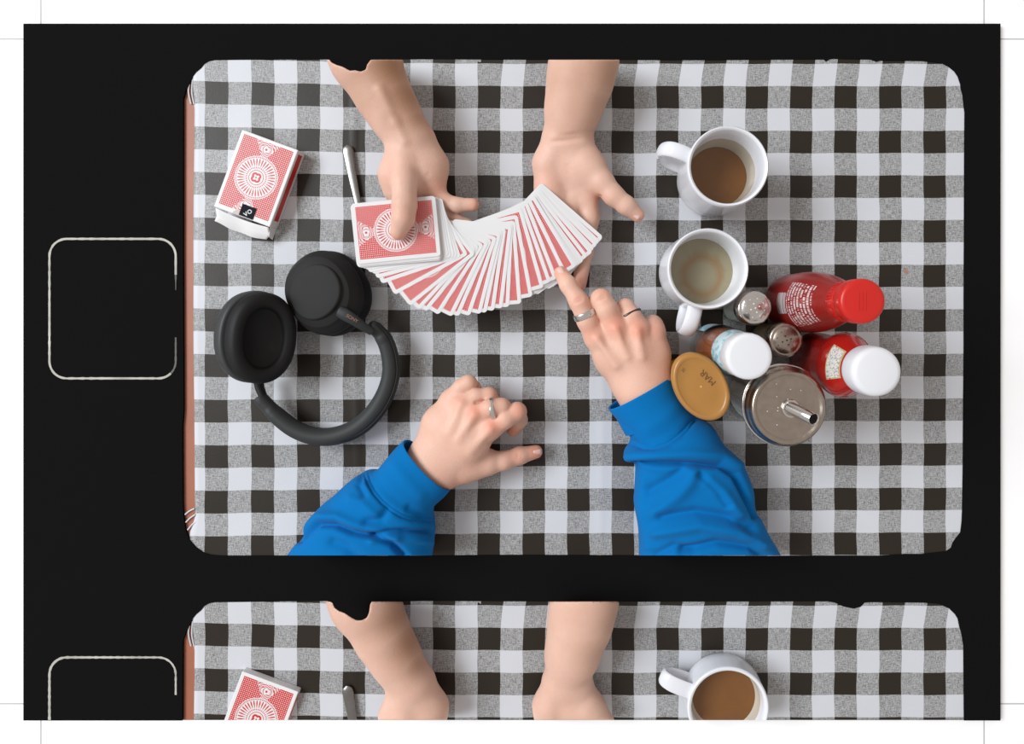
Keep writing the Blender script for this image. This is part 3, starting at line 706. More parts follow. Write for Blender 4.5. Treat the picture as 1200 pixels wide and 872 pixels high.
fD = [([(427, 553), (431, 566), (437, 578), (447, 590), (458, 599), (470, 606), (484, 610), (507, 611)], 1.3, -.0010), ([(431, 551), (435, 563), (441, 574), (451, 586), (462, 595), (474, 602), (487, 606), (508, 606)], 1.0, -.0006),
      ([(429, 552), (433, 564), (439, 576), (449, 588), (460, 597), (472, 604), (486, 608), (507, 608)], 5, -.0020),
      ([(350, 632), (372, 614), (392, 615), (412, 624), (438, 629), (460, 637), (474, 652)], 4, -.0062), ([(356, 622), (375, 606), (396, 606), (416, 614), (440, 620), (464, 628)], 6, .0032),
      ([(436, 627), (455, 623), (480, 623), (506, 624)], 3.5, -.0050), ([(436, 634), (460, 632), (490, 633), (506, 636)], 4, .0025), ([(452, 600), (446, 608), (430, 612)], 5, -.0028), ([(412, 585), (425, 590), (440, 604)], 6, .0022),
      ([(424, 555), (420, 568), (426, 580)], 4, -.0025), ([(462, 545), (478, 565), (492, 580)], 8, .0012), ([(480, 596), (495, 604)], 5, -.002), ([(390, 636), (405, 642), (420, 655)], 6, -.003)]
sleeve(secD, fD, guest, 651, 'blue sweatshirt sleeve with cuff around the resting wrist')

# ------------------------------------------------------------------ cards
def card_mesh():
    L, W, T, r = .088, .063, .0003, .0035; pts = []
    for cx, cy, a in ((L/2-r, W/2-r, 0), (-L/2+r, W/2-r, 90), (-L/2+r, -W/2+r, 180), (L/2-r, -W/2+r, 270)):
        for i in range(6): t = math.radians(a+18*i); pts.append((cx+r*math.cos(t), cy+r*math.sin(t)))
    n = len(pts); vs = [(x, y, T/2) for x, y in pts]+[(x, y, -T/2) for x, y in pts]
    fs = [tuple(range(n)), tuple(range(2*n-1, n-1, -1))]+[(j, j+n, (j+1) % n+n, (j+1) % n) for j in range(n)]
    me = bpy.data.meshes.new('playing_card'); me.from_pydata(vs, [], fs); me.update()
    l = me.uv_layers.new(name='UVMap')
    for lo_ in me.loops: v = me.vertices[lo_.vertex_index].co; l.data[lo_.index].uv = (v.x*1000, v.y*1000)
    me.materials.append(CARD); me.materials.append(PAPER)
    for p in me.polygons: p.material_index = 0 if p.index == 0 else 1
    return me
CM = card_mesh()
def put_card(E, th, z, label, group, tilt=0):
    """E = photo pixel of the far corner of the long right/bottom edge, th = that edge's direction (deg, y down)"""
    t = math.radians(th); d = Vector((math.cos(t), -math.sin(t), 0)); nn = Vector((-math.sin(t), -math.cos(t), 0))
    e = P(E[0], E[1], z); c = e-d*.044+nn*.0315
    o = bpy.data.objects.new('playing_card', CM); COL.objects.link(o); o.location = c
    o.rotation_euler = (0, tilt, math.atan2(d.y, d.x)); tag(o, label, 'playing card', group); return o
ord_ = lambda n: str(n)+('th' if 10 <= n % 100 <= 20 else {1: 'st', 2: 'nd', 3: 'rd'}.get(n % 10, 'th'))
knots = [((418, 309.5), 174.5), ((424, 314), 172), ((432, 318.5), 169), ((441, 325), 165), ((457, 341), 155), ((480, 358.5), 141), ((497, 364.5), 131), ((521, 370), 121), ((540, 371), 113), ((560, 369), 106), ((577, 365), 100), ((590, 361), 96), ((607, 357), 88), ((629, 343.5), 77), ((645, 331), 71), ((660, 322), 65), ((675, 312), 59), ((684, 306), 55), ((696, 292), 48), ((707, 277.5), 41.5)]
NF = 38
ts = np.cumsum([0]+[random.choice((.6, .85, 1.0, 1.1, 1.35))*(.75 if q < 6 else .45 if q > 26 else 1.05) for q in range(NF-1)]); ts = ts/ts[-1]
kt = [k for k in (lambda fine: [fine[int(round(t*799))] for t in ts])(spline([(k[0][0], k[0][1], k[1]) for k in knots], 800))]
ztop = .0555; dz = .00038
for i in range(9):      # squared packet in the left hand
    e = (418+random.uniform(-.8, .8)+i*.25, 309.5+random.uniform(-.5, .5)+i*.6) if i else (418, 309.5)
    put_card(e, 174.5+(random.uniform(-.6, .6) if i else 0), ztop-i*dz, ('red-backed playing card squared in the held packet, %s card below the uncovered top one' % ord_(i)) if i else 'uncovered top playing card of the held packet, red medallion back under a thumb', 'playing cards in the squared packet')
for i, k in enumerate(kt):
    j = random.uniform(-1.0, 1.0) if 0 < i < NF-1 else 0
    f = i/NF
    put_card((k[0]+j, k[1]+abs(j)*.5), k[2]+random.uniform(-.9, .9), ztop-(9+i)*dz+.0002, 'red-backed playing card in the fanned spread, %s from the held packet' % ord_(i+1) if i < NF-1 else 'outermost playing card of the fan, resting on the open palm', 'playing cards in the fanned spread')

# ------------------------------------------------------------------ card box
def make_box():
    rt = empty('card_box', 'open red and white playing card box lying on the cloth near the left edge', 'card box', P(301, 210, .018)*1)
    rt.location.z = 0; c = P(300, 209, .019); rt.location = (c.x, c.y, 0); ang = math.atan2(-(24), 65)
    rt.rotation_euler = (0, 0, ang)
    W, L, T = .0655, .090, .019
    b = box('box_body', W, L, T, PAPER, rt, (0, 0, T/2+.0002), .0009)
    # printed top panel (card back art), slightly proud of the board
    me = bpy.data.meshes.new('printed_panel'); w2, l2 = .0290, .0405
    me.from_pydata([(-w2, -l2, 0), (w2, -l2, 0), (w2, l2, 0), (-w2, l2, 0)], [], [(0, 1, 2, 3)]); me.update()
    l = me.uv_layers.new(name='UVMap')
    for lo_ in me.loops: v = me.vertices[lo_.vertex_index].co; l.data[lo_.index].uv = (v.y*1000*.955, v.x*1000*.955)
    o = link('printed_panel', me, CARD, rt, False); o.location = (0, .0008, T+.0003)
    box('side_print', .0002, .078, .0095, plain('red_print', (.60, .03, .03, 1), .4), rt, (W/2+.0001, .002, T/2+.001), 0)
    s = box('seal', .0165, .0130, .0002, BLACKP, rt, (.0045, -.0375, T+.0005), 0)
    text('seal_script', 'vo', .010, plain('seal_print', (.75, .76, .78, 1), .5), s, (0, -.0005, .0002), (0, 0, .9))
    # thumb notch cut in the panel front and the open tuck flap
    vs = []; n = 24
    for i in range(n+1):
        a = -1+2*i/n; vs.append((a*.031, -L/2-.001-.002*(1-a*a), T*.92)); vs.append((a*.0315, -L/2-.009-.0006*math.sin(a*5), T*.50)); vs.append((a*.030, -L/2-.0150-.0025*(1-a*a)+.0005*math.sin(a*7+1), T*.62+.001*math.sin(a*4)))
    fs = []
    for i in range(n):
        for q in (0, 1): fs.append((3*i+q, 3*i+q+1, 3*i+q+4, 3*i+q+3))
    f = pyd('tuck_flap', vs, fs, PAPER, rt); m = f.modifiers.new('s', 'SOLIDIFY'); m.thickness = .0006
    f = pyd('dust_flap', [(.031, -L/2, T*.8), (.0325, -L/2, .004), (.0325, -L/2-.013, .003), (.031, -L/2-.011, T*.55)], [(0, 1, 2, 3)], PAPER, rt, False); m = f.modifiers.new('s', 'SOLIDIFY'); m.thickness = .0006
    f = pyd('thumb_notch', [(x, y, T+.00055) for x, y in [(.011*math.cos(t)+.000, -L/2+.0005+.0065*math.sin(t)) for t in [math.pi*i/14 for i in range(15)]]], [tuple(range(15))], plain('inner_board', (.62, .55, .50, 1), .7), rt, False)
    return rt
cbox = make_box()

# ------------------------------------------------------------------ spoon
def make_spoon():
    rt = empty('spoon', 'steel spoon with its handle end poking out above the card packet', 'spoon', P(413, 230))
    hp = spline([(406.5, 170), (409, 185), (412.5, 205), (418, 232), (424, 258), (430, 285)], 30)
    pts = [P(x, y, .0028+.0035*(i/29)) for i, (x, y) in enumerate(hp)]
    rad = list(np.interp(np.linspace(0, 1, 30), [0, .03, .10, .3, .6, 1], [.002, .0052, .0064, .0055, .0038, .0030]))
    o = tube('handle', pts, rad, SPOONM, rt, 16, lambda i: (1, .28)); o.matrix_parent_inverse = Matrix.Translation(rt.location).inverted()
    bp = spline([(430, 283), (433, 295), (438, 318), (443, 338)], 16)
    r2 = list(.0195*np.sqrt(np.clip(1-((np.linspace(-1, 1, 16))*.99)**2, .03, 1)))
    # the bowl lies hidden under the packet
    o = tube('bowl', [P(x, y*.3+285*.7, .006) for x, y in bp], r2, SPOONM, rt, 20, lambda i: (.8, .18)); o.matrix_parent_inverse = Matrix.Translation(rt.location).inverted()
    return rt
spoon = make_spoon()

# ------------------------------------------------------------------ mugs
def make_mug(px, py, ang, label, liq_z, liq_r, liqmat, stain=None):
    h = .092; c = P(px, py, h); rt = empty('mug', label, 'mug', (c.x, c.y, .0005), ang, 'white ceramic mugs')
    prof = [(0, .003), (.024, .003), (.026, 0), (.0290, 0), (.0335, .004), (.0385, .012), (.0402, .024), (.0405, .045), (.0400, .070), (.0402, .086), (.0400, .0905), (.0388, .0920), (.0372, .0912), (.0362, .088), (.0355, .075), (.0348, .060), (.0335, .045), (.0305, .032), (.026, .020), (.018, .010), (0, .008)]
    t = NT('mug_glaze'); sep = t.n('ShaderNodeSeparateXYZ'); t.t.links.new(t.obj(), sep.inputs[0])
    rr = t.M('SQRT', t.M('ADD', t.M('MULTIPLY', sep.outputs[0], sep.outputs[0]), t.M('MULTIPLY', sep.outputs[1], sep.outputs[1])))
    inside = t.M('LESS_THAN', rr, .0364); low = t.M('LESS_THAN', t.M('ADD', sep.outputs[2], t.M('MULTIPLY', t.noise(t.obj(), 60), .006)), (stain or 0))
    f = t.M('MULTIPLY', t.M('MULTIPLY', inside, low), .75 if stain else 0)
    t.p(Base_Color=t.mix(f, (.77, .785, .82, 1), (.44, .36, .24, 1)), Roughness=.18)
    b = lathe('body', prof, t.m, rt, 72)
    # handle: flat strap loop towards local +X
    hp = spline([(.037, .076), (.048, .079), (.060, .075), (.0665, .060), (.064, .042), (.054, .030), (.037, .026)], 30)
    tube('handle', [(x, 0, z) for x, z in hp], .0065, CERAMIC, rt, 18, lambda i: (1.22, .58), up=(0, .0, 1))
    lathe('coffee', [(0, liq_z), (liq_r*.6, liq_z), (liq_r-.001, liq_z), (liq_r, liq_z+.0004), (liq_r*.98, liq_z-.003), (0, liq_z-.004)], liqmat, rt, 64)
    return rt
def m_coffee(name, a, b, edge=None):
    t = NT(name); n = t.noise(t.obj(), 30, 4, .6, 1.2)
    w_ = t.n('ShaderNodeTexNoise'); 
    c = t.mix(n, a, b)
    if edge:
        g = t.n('ShaderNodeVectorMath', operation='DISTANCE'); t.t.links.new(t.obj(), g.inputs[0]); g.inputs[1].default_value = edge[0]
        d = t.M('ADD', g.outputs['Value'], t.M('MULTIPLY', t.M('SUBTRACT', n, .5), .010))
        ringf = t.M('SMOOTH_MIN', 1, t.M('MAXIMUM', 0, t.M('SUBTRACT', 1, t.M('DIVIDE', t.M('ABSOLUTE', t.M('SUBTRACT', d, edge[1])), edge[2]))), .1)
        c = t.mix(t.M('MULTIPLY', ringf, .8), c, edge[3])
    t.p(Base_Color=c, Roughness=.12); return t.m
mug1 = make_mug(853.5, 194.8, math.atan2(27, -72), 'white mug half full of brown coffee, at the top beside the open palm', .038, .0318, m_coffee('brown_coffee', (.155, .062, .016, 1), (.21, .088, .024, 1)), .064)
mug2 = make_mug(830, 315, math.atan2(-74, -20), 'white mug with greyish milky coffee dregs, next to the salt shaker', .050, .0340, m_coffee('milky_coffee', (.25, .215, .13, 1), (.33, .29, .195, 1), ((0.004, .003, .05), .019, .007, (.28, .16, .075, 1))))

# ------------------------------------------------------------------ condiments
def at(px, py, z):
    c = P(px, py, z); return (c.x, c.y, .0005)
def steel_lid_profile(r, z0, hgt, dome):
    return [(r*.96, z0), (r*1.0, z0+.001), (r, z0+hgt*.75), (r*.97, z0+hgt*.93), (r*.90, z0+hgt), (r*.84, z0+hgt-.0004), (r*.78, z0+hgt-.0004), (r*.5, z0+hgt+dome*.6), (0, z0+hgt+dome)]
# sugar pourer
def make_sugar():
    rt = empty('sugar_dispenser', 'large fluted glass sugar pourer with steel lid and slanted spout', 'sugar dispenser', at(925, 478, .124))
    fac = lambda p, r, z: r*(1-.035*abs(math.sin(p*6))**.5) if .012 < z < .098 else r
    prof = [(0, .001), (.030, 0), (.0345, .003), (.0352, .008), (.0345, .013), (.0335, .02), (.0335, .085), (.0345, .098), (.0345, .106), (.0325, .106), (.0318, .095), (.0312, .02), (.0305, .010), (0, .008)]
    lathe('glass_jar', prof, GLASS, rt, 96, fac)
    lathe('sugar', [(0, .0085), (.0300, .0105), (.0310, .02), (.0310, .086), (.028, .092), (.012, .094), (0, .093)], SUGAR, rt, 48)
    r = .0385
    lathe('lid', [(.0340, .100), (r*.97, .1005), (r, .102), (r, .112), (r*.985, .1145), (r*.955, .1155), (r*.93, .118), (r*.90, .1212), (r*.86, .1225), (r*.82, .1222), (r*.78, .1208), (r*.74, .1203), (r*.4, .1207), (0, .121)], STEELB, rt, 96, sharp=80)
    torus('lid_bead', r*1.0, .0014, STEEL, rt, (0, 0, .1035), (0, 0, 1), n=72)
    torus('spout_collar', .0072, .0016, STEEL, rt, (.002, -.001, .1222), (.0, 0, 1), n=32)
    d = Vector((.62, -.30, .72)).normalized(); a = Vector((.003, -.001, .1235))
    # slanted open tube: outer wall, mouth, inner wall
    u = d.cross(Vector((0, 0, 1))).normalized(); v = u.cross(d).normalized(); rings = []
    for s, rr in ((-.004, .0062), (.0, .0062), (.012, .0060), (.0225, .0058), (.0230, .0056), (.0227, .0051), (.012, .0049), (.004, .0046)):
        rings.append([a+d*(s-(max(0, s)/.023)**2*.35*math.sin(q)*rr)+u*(math.cos(q)*rr)+v*(math.sin(q)*rr*1.0) for q in [2*math.pi*j/28 for j in range(28)]])
    loft('spout', rings, STEEL, rt)
    rings = [[a+d*(.0218-.35*math.sin(q)*rr)+u*(math.cos(q)*rr)+v*(math.sin(q)*rr) for q in [2*math.pi*j/28 for j in range(28)]] for rr in (.0050, .0002)]
    loft('spout_bore', rings, HOLE, rt)  # dark disc near the mouth, painting the shade inside the steel tube
    for q in range(16):
        ang = random.uniform(0, 6.28); rr = random.uniform(.006, .025)
        box('sugar_grain', .0007, .0007, .0005, SUGAR, rt, (rr*math.cos(ang), rr*math.sin(ang), .1211), 0)
    return rt
make_sugar()
def make_shaker(px, py, label, fill, fz, capm, dots, dotmat):
    rt = empty('shaker', label, 'shaker', at(px, py, .082), .35, 'glass shakers')
    def fac(p, r, z):
        q = ((p+math.pi/8) % (math.pi/4))-math.pi/8
        return r*math.cos(math.pi/8)/math.cos(q)*1.04 if z < .058 else r
    lathe('glass_body', [(0, .001), (.0175, 0), (.0188, .003), (.0184, .03), (.0165, .057), (.0158, .064), (.0158, .069), (.0140, .069), (.0142, .058), (.0160, .03), (.0165, .008), (0, .006)], GLASS, rt, 64, fac)
    lathe('salt' if 'salt' in label else 'pepper', [(0, .0065), (.0155, .0085), (.0152, fz-.004), (.013, fz), (0, fz+.001)], fill, rt, 40)
    r = .0178
    lathe('cap', [(.0150, .0625), (r*.98, .063), (r, .0645), (r, .074), (r*.98, .0765), (r*.92, .0785), (r*.84, .0793), (r*.79, .0790), (r*.72, .0797), (r*.5, .0812), (0, .0822)], capm, rt, 64, sharp=80)
    for i in range(dots):
        rr = 0 if i == 0 else (.0045 if i < 5 else .0093); a = i*math.pi/2 if i < 5 else (i-5)*2*math.pi/(dots-5)+.2
        z = .0822-.0010*(rr/.0089)-.0006*(rr/.0093)
        lathe('hole', [(.00085, z+.0002), (.0008, z+.00045), (0, z+.0005)], dotmat, rt, 10).location = (rr*math.cos(a), rr*math.sin(a), 0)
    return rt
make_shaker(885, 361, 'glass salt shaker with shiny steel cap, touching the lower mug', SUGAR, .040, STEEL, 13, plain('salt_grains', (.8, .76, .74, 1), .8))
make_shaker(922, 399, 'glass pepper shaker with dark-holed steel cap, between the two red bottles', PEPPER, .050, STEELB, 13, HOLE)
# hot sauce bottle
def make_sauce():
    rt = empty('sauce_bottle', 'brown sauce bottle with white cap and pale blue neck label', 'bottle', at(878, 418, .165))
    d = math.atan2(-45, 107); rt.rotation_euler = (0, 0, d)
    fac = lambda p, r, z: r*(1-.02*abs(math.sin(p*4)))
    lathe('glass_bottle', [(0, .001), (.021, 0), (.0240, .003), (.0245, .010), (.0243, .075), (.0240, .090), (.0215, .104), (.0180, .118), (.0160, .130), (.0155, .142), (.0150, .150), (.0130, .150), (.0138, .130), (.0165, .116), (.0200, .102), (.0222, .088), (.0225, .012), (.020, .006), (0, .005)], m_glass('bottle_glass', (.975, .97, .955, 1)), rt, 72)
    sm = plain('brown_sauce', (.40, .115, .030, 1), .2, noise=.1)
    lathe('sauce', [(0, .0245), (.0218, .025), (.0221, .040), (.0221, .0885), (.0196, .1015), (.0160, .116), (.0140, .126), (0, .127)], sm, rt, 64, fac)
    t = NT('pale_blue_label'); u = t.noise(t.obj(), 220, 2)
    t.p(Base_Color=t.mix(t.M('GREATER_THAN', u, .54), (.55, .70, .74, 1), (.25, .52, .62, 1)), Roughness=.5)
    lathe('neck_label', [(.0215, .1085), (.0218, .1090), (.0180, .1265), (.0166, .1325), (.0160, .1330)], t.m, rt, 64)
    # side label wrapping the body half way round
    vs, fs = [], []
    for i in range(25):
        a = math.radians(75+i*3.4)
        for z in (.012, .030, .052): vs.append((.0249*math.cos(a), .0249*math.sin(a), z))
    for i in range(24):
        for q in (0, 1): fs.append((3*i+q, 3*i+3+q, 3*i+4+q, 3*i+1+q))
    pyd('body_label', vs, fs, t.m, rt)
    lathe('cap', [(.0170, .1395), (.0200, .140), (.0205, .1415), (.0205, .161), (.0200, .1640), (.0188, .1652), (.016, .1655), (0, .1655)], WHITEP, rt, 64, lambda p, r, z: r*(1+.008*math.sin(p*40)) if .1405 < z < .162 else r)
    return rt
make_sauce()
# print like the back of a label: lines of small lettering and a bar code panel
def m_printred(name, base, axis_span, z0, z1, seam=None):
    t = NT(name); sep = t.n('ShaderNodeSeparateXYZ'); t.t.links.new(t.obj(), sep.inputs[0])
    th = t.M('ARCTAN2', sep.outputs[1], sep.outputs[0]); z = sep.outputs[2]
    aa = t.M('GREATER_THAN', th, axis_span[0]); ab = t.M('LESS_THAN', th, axis_span[1]); za = t.M('GREATER_THAN', z, z0); zb = t.M('LESS_THAN', z, z1)
    reg = t.M('MULTIPLY', t.M('MULTIPLY', aa, ab), t.M('MULTIPLY', za, zb))
    cz = t.n('ShaderNodeCombineXYZ'); t.set(cz.inputs[0], t.M('MULTIPLY', th, 22)); t.set(cz.inputs[1], t.M('MULTIPLY', t.M('FLOOR', t.M('MULTIPLY', z, 170)), 7.3))
    g = t.M('GREATER_THAN', t.noise(cz.outputs[0], 1.0, 1), .46); row = t.M('GREATER_THAN', t.M('FRACT', t.M('MULTIPLY', z, 170)), .42)
    ink = t.M('MULTIPLY', t.M('MULTIPLY', g, row), reg)
    n = t.noise(t.obj(), 40); c = t.mix(n, tuple(x*.8 for x in base[:3])+(1,), base)
    t.p(Base_Color=t.mix(t.M('MULTIPLY', ink, .8), c, (.75, .66, .66, 1)), Roughness=.25); return t.m
def patch(name, rfun, a0, a1, z0, z1, mat, parent, sx=1, sy=1, n=16, m=6, off=.0003, thick=0):
    vs, fs = [], []
    for i in range(n+1):
        a = a0+(a1-a0)*i/n
        for j in range(m+1):
            z = z0+(z1-z0)*j/m; r = rfun(z)+off; vs.append((r*math.cos(a)*sx, r*math.sin(a)*sy, z))
    for i in range(n):
        for j in range(m): a = i*(m+1)+j; fs.append((a, a+m+1, a+m+2, a+1))
    return pyd(name, vs, fs, mat, parent)
def m_barcode():
    t = NT('barcode'); sep = t.n('ShaderNodeSeparateXYZ'); t.t.links.new(t.obj(), sep.inputs[0])
    th = t.M('ARCTAN2', sep.outputs[1], sep.outputs[0]); cz = t.n('ShaderNodeCombineXYZ'); t.set(cz.inputs[0], t.M('MULTIPLY', sep.outputs[2], 700))
    g = t.M('GREATER_THAN', t.noise(cz.outputs[0], 1.3, 0), .5)
    t.p(Base_Color=t.mix(g, (.72, .66, .66, 1), (.16, .06, .06, 1)), Roughness=.4); return t.m
def make_red():
    rt = empty('chilli_bottle', 'dark red sauce bottle with glossy red cap and white printed small text', 'bottle', at(1011, 353, .188), math.pi)
    pr = [(.026, 0), (.0300, .004), (.0312, .015), (.0316, .04), (.0312, .065), (.0298, .085), (.0270, .105), (.0228, .125), (.0180, .142), (.0145, .150), (.0138, .156)]
    R = lambda z: float(np.interp(z, [p[1] for p in pr], [p[0] for p in pr]))
    m = m_printred('printed_red_plastic', (.30, .016, .012, 1), (-.72, .95), .080, .128); m.node_tree.nodes['Principled BSDF'].inputs['Roughness'].default_value = .28
    # print faces the camera side (towards -X, +Y)
    prof = [(0, .001)]+pr+[(0, .156)]
    sm = [tuple(q) for q in spline(pr, 40)]
    lathe('bottle_body', [(0, .001)]+[(max(a, .01), b) for a, b in sm]+[(0, .1565)], m, rt, 96)
    patch('barcode', R, -.32, .38, .056, .078, m_barcode(), rt, off=.0004)
    cap = lathe('cap', [(.0135, .150), (.0172, .1505), (.0180, .152), (.0180, .166), (.0176, .168), (.0170, .1685), (.0170, .169), (.0184, .170), (.0192, .172), (.0192, .184), (.0188, .1868), (.0178, .188), (.0150, .1884), (0, .1884)], REDCAP, rt, 72)
    for q in (-.003, .0, .003): box('grip_rib', .0008, .016, .0008, REDCAP, cap, (q+.001, 0, .1886), .0002)
    for q in range(40):
        a = 2*math.pi*q/40; 
        box('cap_ridge', .0008, .0009, .010, REDCAP, cap, (.0181*math.cos(a), .0181*math.sin(a), .159), 0, (0, 0, a))
    return rt
make_red()
def make_ketchup():
    rt = empty('ketchup_bottle', 'red ketchup squeeze bottle with wide white cap, beside the sugar pourer', 'bottle', at(1028, 436, .172), math.atan2(-76, 355))
    t = NT('ketchup_red'); n = t.noise(t.obj(), 35)
    t.p(Base_Color=t.mix(n, (.34, .010, .008, 1), (.50, .018, .012, 1)), Roughness=.18); t.b.inputs['Coat Weight'].default_value = .4
    pr = [(.70, 0), (.93, .004), (1.0, .012), (1.0, .035), (.97, .055), (.98, .068), (1.06, .085), (1.12, .098), (1.06, .112), (.82, .128), (.62, .140), (.50, .147), (.48, .152)]
    sm = spline(pr, 44)
    lathe('bottle_body', [(0, .001)]+[(a*.0270, b) for a, b in sm]+[(0, .1525)], t.m, rt, 80, sx=.80, sy=1.05, facet=lambda p, r, z: r)
    R = lambda z: float(np.interp(z, [p[1] for p in pr], [p[0]*.0270 for p in pr]))
    lt = NT('label_small_print'); nn = lt.noise(lt.obj(), 600, 1)
    lt.p(Base_Color=lt.mix(lt.M('GREATER_THAN', nn, .56), (.68, .66, .58, 1), (.34, .33, .36, 1)), Roughness=.5)
    gt = plain('label_gold_edge', (.55, .42, .22, 1), .4)
    patch('neck_label_border', R, math.pi-.62, math.pi+.62, .1135, .1325, gt, rt, .80, 1.05, off=.0003)
    patch('neck_label', R, math.pi-.56, math.pi+.56, .1150, .1310, lt.m, rt, .80, 1.05, off=.0007)
    wl = plain('white_side_label', (.66, .60, .60, 1), .4)
    patch('side_label', R, 1.1, 1.7, .088, .108, wl, rt, .80, 1.05, off=.0005)
    lathe('cap', [(.0135, .147), (.0205, .1475), (.0218, .149), (.0222, .152), (.0218, .166), (.0212, .1695), (.0195, .1715), (.0165, .1722), (0, .1722)], WHITEP, rt, 72)
    return rt
make_ketchup()
def make_mustard():
    rt = empty('mustard_bottle', 'tan mustard squeeze bottle standing upside down on its yellow cap', 'bottle', at(822, 453.5, .122), -math.radians(58))
    t = NT('mustard_plastic'); n = t.noise(t.obj(), 40, 3)
    t.p(Base_Color=t.mix(n, (.36, .165, .035, 1), (.45, .22, .055, 1)), Roughness=.32); t.b.inputs['Subsurface Weight'].default_value = .1; t.b.inputs['Subsurface Scale'].default_value = .01
    lathe('cap', [(0, 0), (.017, 0), (.0185, .002), (.0185, .020), (.0175, .024), (.012, .025), (0, .025)], YELLOW, rt, 48)
    pr = spline([(.30, .0245), (.40, .030), (.62, .045), (.74, .065), (.78, .085), (.88, .100), (.97, .110), (1.0, .115), (.985, .119), (.93, .1212), (.86, .1215), (.80, .1206)], 44)
    lathe('bottle_body', [(0, .0245)]+[(a*.0350, b) for a, b in pr]+[(.018, .1203), (0, .1203)], t.m, rt, 96, sx=1, sy=.70, sharp=80)
    dm = plain('moulded_mark', (.16, .065, .015, 1), .6)
    for tx, x, y, rz, s in (('MAR', -.004, .0100, math.pi+.25, .0085), ('20', -.022, -.006, 1.9, .004)):
        text('moulded_mark', tx, s, dm, rt, (x, y, .12055), (0, 0, rz))
    lathe('moulding_nub', [(.0012, .1203), (.0010, .1208), (0, .1210)], plain('nub', (.62, .38, .14, 1), .4), rt, 12)
    return rt
make_mustard()

